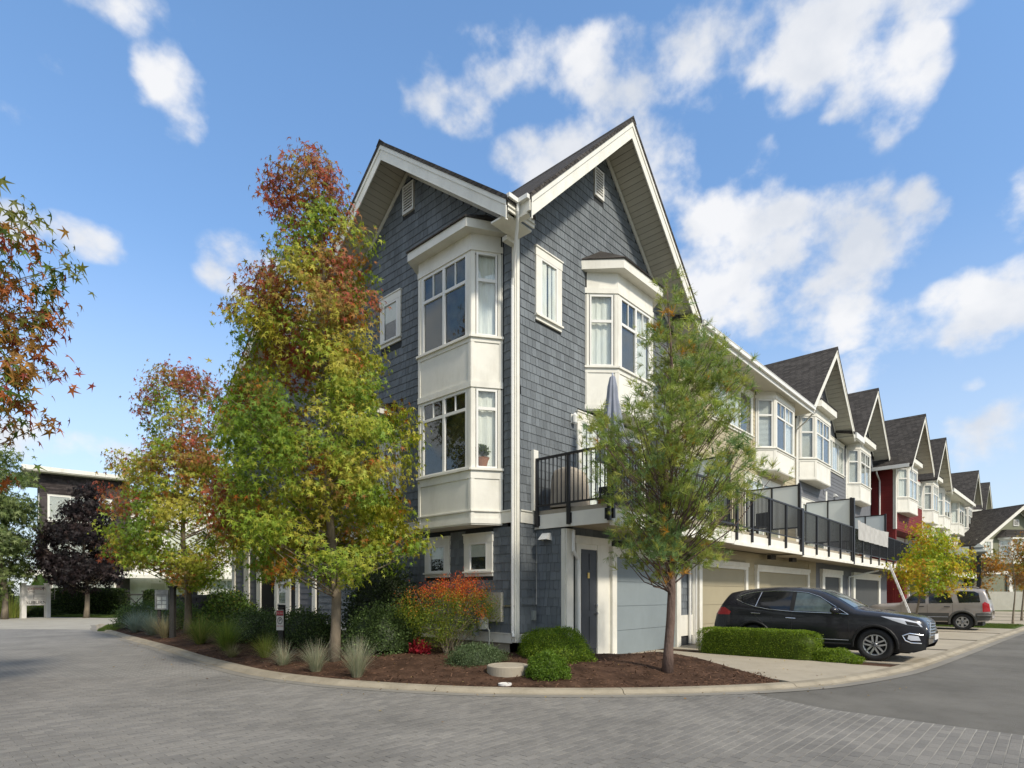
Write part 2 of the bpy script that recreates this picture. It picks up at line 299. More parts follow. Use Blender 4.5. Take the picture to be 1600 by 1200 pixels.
class MB:
    def __init__(s): s.v = []; s.f = []
    def add(s, vs, fs):
        b = len(s.v); s.v += [tuple(v) for v in vs]; s.f += [tuple(b+i for i in f) for f in fs]; return s
    def box(s, x0, x1, y0, y1, z0, z1):
        return s.add([(x0,y0,z0),(x1,y0,z0),(x1,y1,z0),(x0,y1,z0),(x0,y0,z1),(x1,y0,z1),(x1,y1,z1),(x0,y1,z1)],
                     [(0,3,2,1),(4,5,6,7),(0,1,5,4),(1,2,6,5),(2,3,7,6),(3,0,4,7)])
    def fb(s, fr, u0, u1, n0, n1, z0, z1):
        P = [fr.p(u, n, z) for z in (z0, z1) for (u, n) in ((u0,n0),(u1,n0),(u1,n1),(u0,n1))]
        return s.add(P, [(0,3,2,1),(4,5,6,7),(0,1,5,4),(1,2,6,5),(2,3,7,6),(3,0,4,7)])
    def fpoly(s, fr, pts, n0, n1):
        k = len(pts); P = [fr.p(u, n0, z) for u, z in pts] + [fr.p(u, n1, z) for u, z in pts]
        return s.add(P, [tuple(range(k)), tuple(range(2*k-1, k-1, -1))] + [(i, (i+1) % k, k+(i+1) % k, k+i) for i in range(k)])
    def plan(s, pts, z0, z1):
        k = len(pts); P = [(x, y, z0) for x, y in pts] + [(x, y, z1) for x, y in pts]
        return s.add(P, [tuple(range(k-1, -1, -1)), tuple(range(k, 2*k))] + [(i, (i+1) % k, k+(i+1) % k, k+i) for i in range(k)])
    def seg(s, a, b, o0, o1, z0, z1, t0=0, t1=None):
        """box along plan segment a->b; t in metres from a; o outwards (right-hand side of travel for o>0)"""
        a = Vector(a); b = Vector(b); L = (b-a).length; d = (b-a)/L; nn = Vector((d.y, -d.x))
        if t1 is None: t1 = L
        elif t1 < 0: t1 = L + t1
        P = [a+d*t0+nn*o0, a+d*t1+nn*o0, a+d*t1+nn*o1, a+d*t0+nn*o1]
        return s.plan([(q.x, q.y) for q in P], z0, z1)
    def tube(s, path, rad, n=8, cap=True):
        path = [Vector(p) for p in path]; rad = rad if hasattr(rad, '__len__') else [rad]*len(path)
        b = len(s.v); prev = None
        for i, p in enumerate(path):
            d = (path[min(i+1, len(path)-1)] - path[max(i-1, 0)]).normalized()
            if prev is None:
                a = Vector((0, 0, 1)) if abs(d.z) < .9 else Vector((1, 0, 0)); x = d.cross(a).normalized()
            else: x = (prev - d*prev.dot(d)).normalized()
            prev = x; y = d.cross(x)
            for k in range(n):
                t = 2*math.pi*k/n; s.v.append(tuple(p + (x*math.cos(t) + y*math.sin(t))*rad[i]))
        for i in range(len(path)-1):
            for k in range(n):
                s.f.append((b+i*n+k, b+i*n+(k+1) % n, b+(i+1)*n+(k+1) % n, b+(i+1)*n+k))
        if cap: s.f.append(tuple(b+k for k in range(n-1, -1, -1))); s.f.append(tuple(b+(len(path)-1)*n+k for k in range(n)))
        return s
    def build(s, name, mat, parent=None, at=None, smooth=False, kind=None):
        at = Vector(at) if at is not None else (Vector(org(parent)) if parent else Vector((0, 0, 0)))
        me = bpy.data.meshes.new(name); me.from_pydata([(x-at.x, y-at.y, z-at.z) for x, y, z in s.v], [], s.f)
        if smooth: me.polygons.foreach_set('use_smooth', [True]*len(me.polygons))
        me.materials.append(mat); o = link(name, me, parent, at)
        if kind: o['kind'] = kind
        return o
UNIT = {}
def unit_mesh(mat, key='box'):
    k = (mat.name, key)
    if k not in UNIT:
        me = bpy.data.meshes.new(key)
        me.from_pydata([(0,0,0),(1,0,0),(1,1,0),(0,1,0),(0,0,1),(1,0,1),(1,1,1),(0,1,1)], [], [(0,3,2,1),(4,5,6,7),(0,1,5,4),(1,2,6,5),(2,3,7,6),(3,0,4,7)])
        me.materials.append(mat); UNIT[k] = me
    return UNIT[k]
def piece(name, fr, u0, u1, n0, n1, z0, z1, mat, parent, tilt=0.0):
    """one box-shaped piece (board, shingle, baluster) sharing its mesh with its likes"""
    o = bpy.data.objects.new(name, unit_mesh(mat)); COL.objects.link(o); o.parent = parent
    q = Vector(fr.p(u0, n0, z0)) - org(parent)
    U = Vector((fr.u.x, fr.u.y, 0))*(u1-u0); Nn = Vector((fr.n.x, fr.n.y, 0))*(n1-n0) ; Z = Vector((0, 0, z1-z0))
    if tilt: lz, ln = Z.length, Nn.length; Z = Z - Nn*(tilt/ln); Nn = Nn + Vector((0, 0, tilt*ln/lz))
    M = Matrix.Identity(4)
    for i in range(3): M[i][0] = U[i]; M[i][1] = Nn[i]; M[i][2] = Z[i]; M[i][3] = q[i]
    o.matrix_basis = M; return o
def slope_piece(name, fr, ua, za, ub, zb, n0, n1, th, mat, parent):
    """a board lying on a roof slope from (ua,za) to (ub,zb) in the facade plane, n0..n1 deep, th thick downwards"""
    o = bpy.data.objects.new(name, unit_mesh(mat)); COL.objects.link(o); o.parent = parent
    q = Vector(fr.p(ua, n0, za)) - org(parent)
    D = Vector(fr.p(ub, n0, zb)) - Vector(fr.p(ua, n0, za)); Nn = Vector((fr.n.x, fr.n.y, 0))*(n1-n0); T = D.cross(Nn).normalized()*th
    if T.z > 0: T = -T
    M = Matrix.Identity(4)
    for i in range(3): M[i][0] = D[i]; M[i][1] = Nn[i]; M[i][2] = T[i]; M[i][3] = q[i]
    o.matrix_basis = M; return o
def fast_mesh(name, V, T, mat, parent=None, at=None, cols=None, kind=None, smooth=False):
    """triangles from numpy arrays; cols is one rgb per vertex"""
    at = Vector(at) if at is not None else (Vector(org(parent)) if parent else Vector((0, 0, 0)))
    V = np.asarray(V, np.float32) - np.array(at, np.float32); T = np.asarray(T, np.int32)
    me = bpy.data.meshes.new(name); me.vertices.add(len(V)); me.vertices.foreach_set('co', V.ravel())
    k = T.shape[1]; me.loops.add(T.size); me.loops.foreach_set('vertex_index', T.ravel()); me.polygons.add(len(T))
    me.polygons.foreach_set('loop_start', np.arange(0, T.size, k, dtype=np.int32)); me.polygons.foreach_set('loop_total', np.full(len(T), k, np.int32))
    if cols is not None:
        a = me.color_attributes.new('Col', 'FLOAT_COLOR', 'POINT')
        c = np.ones((len(V), 4), np.float32); c[:, :3] = cols; a.data.foreach_set('color', c.ravel())
    if smooth: me.polygons.foreach_set('use_smooth', np.ones(len(T), bool))
    me.update(calc_edges=True); me.materials.append(mat); o = link(name, me, parent, at)
    if kind: o['kind'] = kind
    return o

# ------------------------------------------------------------------ building kit
def opening(parent, ff, u0, u1, z0, z1, nb, ncol=1, ztr=None, munt=0, back='curtain', backs=None, deep=.10, name='pane'):
    sash = MB(); b = .045
    for (a, c, d, e) in ((u0, u0+b, z0, z1), (u1-b, u1, z0, z1), (u0+b, u1-b, z0, z0+b), (u0+b, u1-b, z1-b, z1)):
        sash.fb(ff, a, c, nb-.035, nb+.012, d, e)
    um = (u0+u1)/2
    if ncol == 2: sash.fb(ff, um-.04, um+.04, nb-.033, nb+.016, z0+b, z1-b)
    if ncol == 3:
        for q in (1, 2): um3 = u0+(u1-u0)*q/3; sash.fb(ff, um3-.035, um3+.035, nb-.033, nb+.016, z0+b, z1-b)
    if ztr: sash.fb(ff, u0+b, u1-b, nb-.034, nb+.014, ztr-.035, ztr+.035)
    if munt:
        for c in range(ncol):
            a = u0+(u1-u0)*c/ncol; e = u0+(u1-u0)*(c+1)/ncol
            for q in range(munt):
                m = a+(e-a)*(q+1)/(munt+1); sash.fb(ff, m-.012, m+.012, nb-.03, nb+.006, (ztr or z0)+.035, z1-b)
    sash.build('sash', M_white2, parent)
    MB().fb(ff, u0+.02, u1-.02, nb-.022, nb-.017, z0+.02, z1-.02).build('pane', M_glass, parent)
    backs = backs or [back]*ncol
    for c, kd in enumerate(backs):
        a = u0+(u1-u0)*c/len(backs); e = u0+(u1-u0)*(c+1)/len(backs)
        if kd == 'blind':
            mb = MB(); z = z0+.05
            while z < z1-.03:
                mb.fb(ff, a+.03, e-.03, nb-deep-.004, nb-deep, z, z+.037); z += .05
            mb.build('blind', M_blind, parent)
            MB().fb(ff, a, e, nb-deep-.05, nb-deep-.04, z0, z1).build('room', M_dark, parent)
        elif kd == 'half':
            zs = (ztr or (z0+z1)/2)
            MB().fb(ff, a+.02, e-.02, nb-deep, nb-deep+.01, zs+.0, z1-.02).build('blind', M_blind, parent)
            MB().fb(ff, a, e, nb-deep-.03, nb-deep-.02, z0, z1).build('room', M_green_int, parent)
        elif kd == 'screen':
            zs = ztr or z1
            MB().fb(ff, a+.03, e-.03, nb-.045, nb-.04, z0+.03, zs-.03).build('insect_screen', M_shade, parent)
            MB().fb(ff, a, e, nb-deep-.03, nb-deep-.02, zs-.03, z1).build('room', M_green_int, parent)
        else:
            mt = {'curtain': M_curtain, 'dark': M_dark, 'green': M_green_int}[kd]
            mb = MB()
            if kd == 'curtain':   # folded cloth
                k = max(4, int((e-a)/.05)); q = []
                for i in range(k+1):
                    u = a+(e-a)*i/k; q.append((u, nb-deep+.015*math.sin(i*1.9)+.006*math.sin(i*.7)))
                for i in range(k):
                    (ua, na), (ub, nb_) = q[i], q[i+1]
                    mb.add([ff.p(ua, na, z0), ff.p(ub, nb_, z0), ff.p(ub, nb_, z1), ff.p(ua, na, z1)], [(0, 1, 2, 3)])
                mb.build('curtain', mt, parent)
            else:
                mb.fb(ff, a, e, nb-deep-.03, nb-deep-.02, z0, z1).build('room', mt, parent)

def wall_window(house, fr, u0, u1, z0, z1, trim=.14, head=.20, ncol=1, ztr=None, munt=0, back='curtain', backs=None, mat=None):
    """trimmed window set on a wall: head board, jambs, sill, sash, pane"""
    mat = mat or M_white
    tr = MB()
    tr.fb(fr, u0, u0+trim, 0, .055, z0+.10, z1-head); tr.fb(fr, u1-trim, u1, 0, .055, z0+.10, z1-head)
    tr.fb(fr, u0-.015, u1+.015, 0, .062, z1-head, z1-.03); tr.fb(fr, u0-.03, u1+.03, 0, .085, z1-.03, z1)
    tr.fb(fr, u0, u1, 0, .050, z0, z0+.085)
    w = tr.build('window', mat, house)
    MB().fb(fr, u0-.02, u1+.02, 0, .10, z0+.085, z0+.125).build('sill', mat, w)
    opening(w, fr, u0+trim, u1-trim, z0+.125, z1-head-.0, .045, ncol, ztr, munt, back, backs, deep=.036)
    return w

def facet_frame(a, b, out):
    a = Vector(a); b = Vector(b); u = (b-a).normalized(); n = Vector((u.y, -u.x))
    if n.dot(Vector(out)) < 0: n = -n
    return Fr(a, u, n), (b-a).length

def bay(house, fr, w0, w1, f0, f1, dep, zb, zt, floors, cornice=None, backs=None, side_back='curtain', post=.15, mat=None, simple=False, munt=1, flip_open=False, skirt=None):
    mat = mat or M_white
    P = [fr.p(w0, 0, 0)[:2], fr.p(f0, dep, 0)[:2], fr.p(f1, dep, 0)[:2], fr.p(w1, 0, 0)[:2]]
    out = fr.n
    body = MB(); fcs = []
    for i in range(3):
        ff, L = facet_frame(P[i], P[i+1], out); fcs.append((ff, L))
        zs = [zb] ; 
        z = zb
        ps = post if i == 1 else .10
        for (za, zg0, ztr, zg1) in floors:
            body.fb(ff, -.004, L+.004, -.06, 0, z, zg0)            # solid panel below the glass
            body.fb(ff, 0, ps, -.06, 0.0, zg0, zg1); body.fb(ff, L-ps, L, -.06, 0.0, zg0, zg1)
            z = zg1
        body.fb(ff, -.004, L+.004, -.06, 0, z, zt)
        # raised boards: corner posts, apron band, frieze, panel stiles
        z = zb
        for (za, zg0, ztr, zg1) in floors:
            body.fb(ff, -.008, L+.008, 0, .020, za, zg0-.05)       # apron band
            body.fb(ff, 0, .075, 0, .016, z+.12, za); body.fb(ff, L-.075, L, 0, .016, z+.12, za)
            body.fb(ff, 0, .075, 0, .012, zg0-.05, zg1); body.fb(ff, L-.075, L, 0, .012, zg0-.05, zg1)
            body.fb(ff, -.01, L+.01, 0, .026, zg1+.03, zg1+.17)
            z = zg1+.05
        body.fb(ff, -.01, L+.01, 0, .020, zb, zb+.12)
    body.plan([P[0], P[1], P[2], P[3]], zb-.03, zb+.02)
    b = body.build('bay_window', mat, house)
    for (ff, L) in fcs:
        for (za, zg0, ztr, zg1) in floors: MB().fb(ff, -.02, L+.02, -.02, .065, zg0-.055, zg0-.004).build('sill', mat, b)
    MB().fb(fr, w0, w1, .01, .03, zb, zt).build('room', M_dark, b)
    for i, (ff, L) in enumerate(fcs):
        ps = post if i == 1 else .10
        for k, (za, zg0, ztr, zg1) in enumerate(floors):
            if i == 1:
                bk = (backs or ['green', 'green']); bk = bk[k] if isinstance(bk[0], (list, tuple)) else bk
                opening(b, ff, ps, L-ps, zg0, zg1, -.01, 2 if not simple else 2, ztr, munt, backs=list(bk))
            else:
                sb = side_back if isinstance(side_back, str) else side_back[k]
                opening(b, ff, ps+.02, L-ps-.02, zg0, zg1, -.01, 1, ztr, 0, sb)
    if cornice:
        zc0, zc1, zap, ov = cornice
        c = Vector(fr.n); U = Vector(fr.u)
        q = [fr.p(w0-ov*.75, 0, 0)[:2], fr.p(f0-ov*.42, dep+ov, 0)[:2], fr.p(f1+ov*.42, dep+ov, 0)[:2], fr.p(w1+ov*.75, 0, 0)[:2]]
        MB().plan(q, zc0, zc1).build('cornice', mat, b)
        r = [fr.p(w0-ov*.8, 0, zc1+.002), fr.p(f0-ov*.45, dep+ov+.04, zc1+.002), fr.p(f1+ov*.45, dep+ov+.04, zc1+.002), fr.p(w1+ov*.8, 0, zc1+.002)]
        t0 = fr.p(f0+.1, 0.0, zap); t1 = fr.p(f1-.1, 0.0, zap)
        r2 = [(x, y, z+.03) for x, y, z in r]
        MB().add(r + r2 + [t0, t1], [(0, 1, 2, 3), (0, 1, 5, 4), (1, 2, 6, 5), (2, 3, 7, 6), (4, 5, 8), (5, 6, 9, 8), (6, 7, 9), (4, 8, 9, 7)]).build('bay_roof', M_roof, b)
    return b

def gable(house, fr, uc, zp, hl, hr, sl, over, deep, boards=.15, soffits=True, sr=None, inl=None):
    """gabled roof end: slabs, two-step barge boards, boarded soffit, wall trim"""
    sr = sr or sl; t = .10
    zl = zp-sl*hl; zr = zp-sr*hr
    rf = MB()
    if inl:   # the overhang past the house corner exists only in front of the wall
        rf.fpoly(fr, [(uc, zp), (uc-hl, zl), (uc-hl, zl-t), (uc, zp-t)], -.001, over+.03)
        rf.fpoly(fr, [(uc, zp), (uc-inl, zp-sl*inl), (uc-inl, zp-sl*inl-t), (uc, zp-t)], -deep, -.001)
    else: rf.fpoly(fr, [(uc, zp), (uc-hl, zl), (uc-hl, zl-t), (uc, zp-t)], -deep, over+.03)
    rf.fpoly(fr, [(uc, zp), (uc, zp-t), (uc+hr, zr-t), (uc+hr, zr)], -deep, over+.03)
    rf.fpoly(fr, [(uc-.14, zp-.13*sl), (uc, zp+.035), (uc+.14, zp-.13*sr), (uc, zp-.02)], -deep, over+.04)
    r = rf.build('roof', M_roof, house)
    bg = MB(); e = .03
    for s, h, zz, sp in ((-1, hl, zl, sl), (1, hr, zr, sr)):
        k = math.sqrt(1+sp*sp)
        def band(a, b, n0, n1):
            bg.fpoly(fr, [(uc, zp-t-a*k), (uc+s*(h-e), zp-t-a*k-sp*(h-e)), (uc+s*(h-e), zp-t-b*k-sp*(h-e)), (uc, zp-t-b*k)][::1 if s > 0 else -1], n0, n1)
        band(-.02, .09, over-.035, over+.012); band(.09, .30, over-.035, over-.008)
        bg.fb(fr, min(uc+s*(h-e), uc+s*(h-e-.03)), max(uc+s*(h-e), uc+s*(h-e-.03)), over-.04, over+.014, zz-t-.30*k, zz-t+.02)
    bg.build('barge_board', M_white, r)
    tr = MB()
    for s, h, sp in ((-1, hl, sl), (1, hr, sr)):
        k = math.sqrt(1+sp*sp); hh = h-.5
        tr.fpoly(fr, [(uc, zp-.27), (uc+s*hh, zp-.27-sp*hh), (uc+s*hh, zp-.27-sp*hh-.13*k), (uc, zp-.27-.13*k)][::1 if s > 0 else -1], .0, .035)
    tr.build('rake_trim', M_white, r)
    if soffits:
        for s, h, sp in ((-1, hl, sl), (1, hr, sr)):
            k = math.sqrt(1+sp*sp); Ls = h*k; nb = int(Ls/boards); d = 1.0/nb
            for i in range(nb):
                a, b = (i+.03)*d*h, (i+.97)*d*h
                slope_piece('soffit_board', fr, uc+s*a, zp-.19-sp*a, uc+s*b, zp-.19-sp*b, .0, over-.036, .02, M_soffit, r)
    else:
        sf = MB()
        for s, h, sp in ((-1, hl, sl), (1, hr, sr)):
            sf.fpoly(fr, [(uc, zp-.17), (uc+s*h, zp-.17-sp*h), (uc+s*h, zp-.2-sp*h), (uc, zp-.2)][::1 if s > 0 else -1], 0, over-.04)
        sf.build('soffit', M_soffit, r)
    return r

def lap(wall, fr, u0, u1, z0, z1, mat, exp=.165, holes=(), n=0.0, seam=3.6):
    """horizontal siding boards, each one a piece, cut round the holes (u0,u1,z0,z1)"""
    z = z0; i = 0
    while z < z1-.02:
        zt = min(z+exp, z1); spans = [(u0, u1)]
        for (a, b, c, d) in holes:
            if zt > c+.01 and z < d-.01:
                ns = []
                for (p, q) in spans:
                    if b <= p or a >= q: ns.append((p, q)); continue
                    if a > p+.02: ns.append((p, a))
                    if b < q-.02: ns.append((b, q))
                spans = ns
        for (p, q) in spans:
            k = max(1, int((q-p)/seam+.5)) ; cuts = [p] + [p+(q-p)*(j+ (.3 if (i % 2) else -.1))/k for j in range(1, k)] + [q]
            for j in range(k):
                piece('siding_board', fr, cuts[j]+.002, cuts[j+1]-.002, n+.006, n+.026, z, zt+.012, mat, wall, tilt=.014)
        z += exp; i += 1

SHINGLES = []
def shingles(wall, fr, u0, u1, z0, z1, holes=(), clip=None, wmin=.10, wmax=.21, prio=0):
    z = z0
    while z < z1-.03:
        zt = min(z+.2, z1); a, b = u0, u1
        if clip: ca, cb = clip(zt); a = max(a, ca); b = min(b, cb)
        u = a - random.random()*.1
        while u < b-.02:
            w = random.uniform(wmin, wmax); p, q = max(u, a), min(u+w, b); u += w
            if q-p < .03: continue
            sp = [(p, q)]
            for (ha, hb, hc, hd) in holes:
                if zt > hc+.02 and z < hd-.02:
                    sp = [x for (s, e) in sp for x in ((s, min(e, ha)), (max(s, hb), e)) if x[1]-x[0] > .02]
            for (s, e) in sp: SHINGLES.append((wall, fr, s+.0035, e-.0035, z+random.uniform(-.001, .001), zt+.01, prio))
        z += .2
def flush_shingles(limit=300):
    c = Vector((-9.78, -8.87, 1.6))
    key = lambda s: (s[6], (Vector(s[1].p(s[2], 0, s[4]))-c).length)
    L = sorted(SHINGLES, key=key)
    for (w, fr, a, b, z, zt, _) in L[:limit]: piece('shingle', fr, a, b, .004, .022, z, zt, M_shingle, w, tilt=.012)
    by = {}
    for s in L[limit:]: by.setdefault(s[0].name, []).append(s)
    for nm, LL in by.items():
        mb = MB(); w = LL[0][0]
        for (w, fr, a, b, z, zt, _) in LL:
            P = [fr.p(a, .0, z), fr.p(b, .0, z), fr.p(b, .026, z), fr.p(a, .026, z), fr.p(a, .0, zt), fr.p(b, .0, zt), fr.p(b, .010, zt), fr.p(a, .010, zt)]
            mb.add(P, [(0, 3, 2, 1), (1, 2, 6, 5), (2, 3, 7, 6), (3, 0, 4, 7)])
        mb.build('shingle', M_shingle, w, kind='stuff')

def vent(house, fr, u0, u1, z0, z1):
    mb = MB(); b = .05
    for (a, c, d, e) in ((u0, u0+b, z0, z1), (u1-b, u1, z0, z1), (u0+b, u1-b, z0, z0+b), (u0+b, u1-b, z1-b, z1)): mb.fb(fr, a, c, 0, .06, d, e)
    v = mb.build('gable_vent', M_white2, house)
    MB().fb(fr, u0+b, u1-b, .004, .01, z0+b, z1-b).build('vent_back', M_dark, v)
    n = 9
    for i in range(n):
        z = z0+b+(z1-z0-2*b)*i/n; h = (z1-z0-2*b)/n
        piece('slat', fr, u0+b, u1-b, .025, .055, z+h*.1, z+h*.45, M_white2, v)

def downspout(house, pts, r=.038, mat=None):
    return MB().tube(pts, r, 8).build('downspout', mat or M_white2, house)

def railing(house, fr, u0, u1, n, zf, zt, posts, z_under=3.05, sp=.115, along='u', indiv=True):
    """black picket railing running along u at depth n; zf deck level, zt top rail"""
    r = MB().fb(fr, u0, u1, n-.03, n+.03, zt-.05, zt).build('railing', M_black, house)
    MB().fb(fr, u0, u1, n-.02, n+.02, zf+.08, zf+.12).build('bottom_rail', M_black, r)
    for p in posts:
        MB().fb(fr, p-.035, p+.035, n-.034, n+.034, z_under, zt-.052).fb(fr, p-.06, p+.06, n-.075, n-.037, z_under+.03, z_under+.26).build('post', M_black, r)
    u = u0+.06
    bl = MB()
    while u < u1-.04:
        if all(abs(u-p) > .05 for p in posts):
            if indiv: piece('baluster', fr, u-.010, u+.010, n-.010, n+.010, zf+.12, zt-.05, M_black, r)
            else: bl.fb(fr, u-.009, u+.009, n-.009, n+.009, zf+.12, zt-.05)
        u += sp
    if bl.v: bl.build('baluster', M_black, r, kind='stuff')
    return r

def deck(house, fr, u0, u1, n1, zf, wall_n, posts, zrail=4.7, side=None, indiv=True, gutter=True):
    d = MB().fb(fr, u0, u1, .0, n1, zf-.14, zf); d.fb(fr, u0, u1, wall_n+.004, n1-.03, zf-.40, zf-.37)
    dk = d.build('deck', M_concrete, house)
    f = MB().fb(fr, u0, u1, n1+.001, n1+.035, zf-.42, zf-.10)
    if gutter: f.fb(fr, u0, u1, n1+.036, n1+.11, zf-.47, zf-.37)
    f.build('fascia', M_white, dk)
    railing(house, fr, u0, u1, n1+.07, zf, zrail, posts, z_under=zf-.32, indiv=indiv)
    return dk

def garage(house, fr, u0, u1, z0, z1, n, mat, rows=4, trim=.2, head=.2, recess=.10):
    g = MB().fb(fr, u0, u1, n+.027, n+.034, z0, z1).build('garage_door', mat, house)
    h = (z1-z0)/rows
    for r_ in range(rows):
        piece('door_panel', fr, u0+.004, u1-.004, n+.034, n+.050, z0+r_*h+.005, z0+(r_+1)*h-.005, mat, g)
    t = MB().fb(fr, u0-trim, u0, n, n+.12, z0, z1+.0); t.fb(fr, u1, u1+trim, n, n+.12, z0, z1+.0)
    t.fb(fr, u0-trim, u1+trim, n, n+.122, z1, z1+head*.5); t.fb(fr, u0-trim-.03, u1+trim+.03, n, n+.15, z1+head*.5, z1+head*1.2)
    t.build('garage_trim', M_white, g)
    return g

def privacy(house, x, y0, y1, z0, z1, mid=True):
    """frosted screen across the deck at x, from the wall (y0) to the deck edge (y1)"""
    fr = Fr((x, y0), (0, -1), (-1, 0)); L = y0-y1
    mb = MB().fb(fr, 0, L, -.025, .025, z1-.05, z1).fb(fr, 0, L, -.025, .025, z0, z0+.05).fb(fr, L-.06, L+.03, -.04, .04, z0-.3, z1+.04).fb(fr, 0, .05, -.03, .03, z0, z1)
    if mid: mb.fb(fr, L*.5-.03, L*.5+.03, -.03, .03, z0, z1)
    s = mb.build('privacy_screen', M_black, house)
    MB().fb(fr, .05, L-.06, -.008, .008, z0+.05, z1-.05).build('frosted_panel', M_frost, s)
    return s

# ------------------------------------------------------------------ ground
def struct(o): o['kind'] = 'structure'; return o
struct(MB().add([(-400, -400, -.05), (500, -400, -.05), (500, 500, -.05), (-400, 500, -.05)], [(0, 1, 2, 3)]).build('ground', M_grass))
KO = [(-2.2,26.6),(-2.6,24.4),(-3.14,22.0),(-3.75,15.8),(-4.24,9.8),(-4.6,6.4),(-4.75,4.05),(-4.78,2.41),(-4.48,.56),(-4.03,-.67),(-3.53,-1.74),(-2.97,-2.61),(-2.3,-3.42),(-1.21,-4.46),(.3,-5.52),(1.77,-6.15),(4.53,-6.72),(9.6,-7.10),(16,-7.5),(23.5,-8.0),(34,-8.6),(46,-9.2),(60,-9.8)]
def smooth_line(pts, step=.25):
    pts = [np.array(p, float) for p in pts]; out = []
    for i in range(len(pts)-1):
        p0, p1, p2, p3 = pts[max(i-1, 0)], pts[i], pts[i+1], pts[min(i+2, len(pts)-1)]
        L = np.linalg.norm(p2-p1); n = max(2, int(L/step))
        for k in range(n):
            t = k/n; m1 = (p2-p0)/2; m2 = (p3-p1)/2
            sc1 = L/max(np.linalg.norm(m1)*1.0, 1e-6); sc1 = min(sc1, 1); sc2 = min(L/max(np.linalg.norm(m2), 1e-6), 1)
            m1 = m1*sc1; m2 = m2*sc2
            out.append((2*t**3-3*t**2+1)*p1 + (t**3-2*t**2+t)*m1 + (-2*t**3+3*t**2)*p2 + (t**3-t**2)*m2)
    out.append(pts[-1]); return np.array(out)
KL = smooth_line(KO)
tang = np.gradient(KL, axis=0); tang /= np.linalg.norm(tang, axis=1)[:, None]
inn = np.stack([-tang[:, 1], tang[:, 0]], 1)      # towards the garden side
if inn[60][0] < 0: inn = -inn
def kerb_at(off): return KL + inn*off
kerb = empty('kerb', (0, 0, 0), None, None); kerb['kind'] = 'structure'
seglen = np.concatenate([[0], np.cumsum(np.linalg.norm(np.diff(KL, axis=0), axis=1))])
prof = [(0, .004), (.0, .012), (.10, .014), (.155, .058), (.19, .066), (.335, .068), (.345, .0)]
i0 = 0
while i0 < len(KL)-2:
    i1 = i0+1
    while i1 < len(KL)-1 and seglen[i1]-seglen[i0] < 3.0: i1 += 1
    mb = MB(); rows = []
    for j in range(i0, i1+1):
        c = KL[j] + (tang[j]*.006 if j == i0 else (-tang[j]*.006 if j == i1 else 0)); n = inn[j]
        rows.append([(c[0]+n[0]*a, c[1]+n[1]*a, z) for a, z in prof])
    V = [p for r_ in rows for p in r_]; k = len(prof)
    F_ = [(a*k+b, (a+1)*k+b, (a+1)*k+b+1, a*k+b+1) for a in range(len(rows)-1) for b in range(k-1)] + [tuple(range(k)), tuple((len(rows)-1)*k+b for b in range(k-1, -1, -1))]
    mb.add(V, F_).build('kerb_stone', M_kerb, kerb); i0 = i1
def flat(name, pts, z, mat, parent=None):
    return MB().add([(x, y, z) for x, y in pts], [tuple(range(len(pts)))]).build(name, mat, parent)
kl = [tuple(p) for p in kerb_at(.05)]
right = [p for p in kl if p[0] > -.3 and p[1] < -5]; left = [p for p in kl if not (p[0] > -.3 and p[1] < -5)]
struct(flat('asphalt_road', right[::-1] + [(-.9, -5.4), (-1.05, -8.5), (-2.5, -40), (70, -40)], .0, M_asphalt))
BND = [(-.25, -5.2), (-.86, -6.56), (-1.0, -7.99), (-2.4, -40)]
pav = [(-2.2-3.0, 24.9)]
struct(flat('paver_road', [(-3.16, 22.0)] + [p for p in left if p[1] < 21.9 and p[1] > -5.15] + [(-.25, -5.2), (-.86, -6.56), (-1.0, -7.99), (-2.4, -40), (-60, -40), (-60, 97)], .004, M_paver))
struct(flat('concrete_apron', [(-3.2, 22.0), (-60, 97), (-60, 130), (-8, 52.5), (-3.77, 44.9), (.4, 36.0), (3.5, 34.8), (14, 30), (14, 26), (-2.0, 26.2)], .008, M_band))
# strip of flatter kerb pan, paler than the pavers
pan = kerb_at(-.20); pk = kerb_at(.02)
V = []; F_ = []
for a, b in zip(pan, pk): V += [(a[0], a[1], .009), (b[0], b[1], .009)]
F_ = [(2*i, 2*i+1, 2*i+3, 2*i+2) for i in range(len(pan)-1)]
m = struct(MB().add(V, F_).build('gutter_strip', M_pan))
# individual pavers nearest the camera, running bond along x
camxy = np.array([-9.78, -8.87]); vd = np.array([math.cos(TB), math.sin(TB)]); vr = np.array([math.sin(TB), -math.cos(TB)])
from mathutils import kdtree
kd = kdtree.KDTree(len(KL)); [kd.insert((p[0], p[1], 0), i) for i, p in enumerate(KL)]; kd.balance()
def kerb_side(x, y):
    """signed distance inside the kerb line (positive on the garden side)"""
    co, i, d = kd.find((x, y, 0)); return (np.array([x, y]) - KL[i]) @ inn[i]
def inseg(x, y):  # left of the paver boundary
    for (a, b) in zip(BND[:-1], BND[1:]):
        if b[1] <= y <= a[1]: t = (y-a[1])/(b[1]-a[1]); return x < a[0]+(b[0]-a[0])*t - .1
    return True
cells = []
for r_ in range(-100, 60):
    y = r_*.104
    for c in range(-90, 20):
        x = c*.206 + (.103 if r_ % 2 else 0)
        q = np.array([x+.1, y+.05]) - camxy; D = q @ vd; L = q @ vr
        if 5.2 < D < 11.2 and abs(L) < D*.90 and kerb_side(x+.1, y+.05) < -.36 and inseg(x+.2, y): cells.append((D, x, y))
cells.sort(); road = bpy.data.objects['paver_road']
for D, x, y in cells[:300]:
    piece('paver', FXY, x+.004, x+.202, y+.004, y+.100, .002, .0085+random.uniform(-.0008, .001), M_paverpiece, road)
mb = MB()
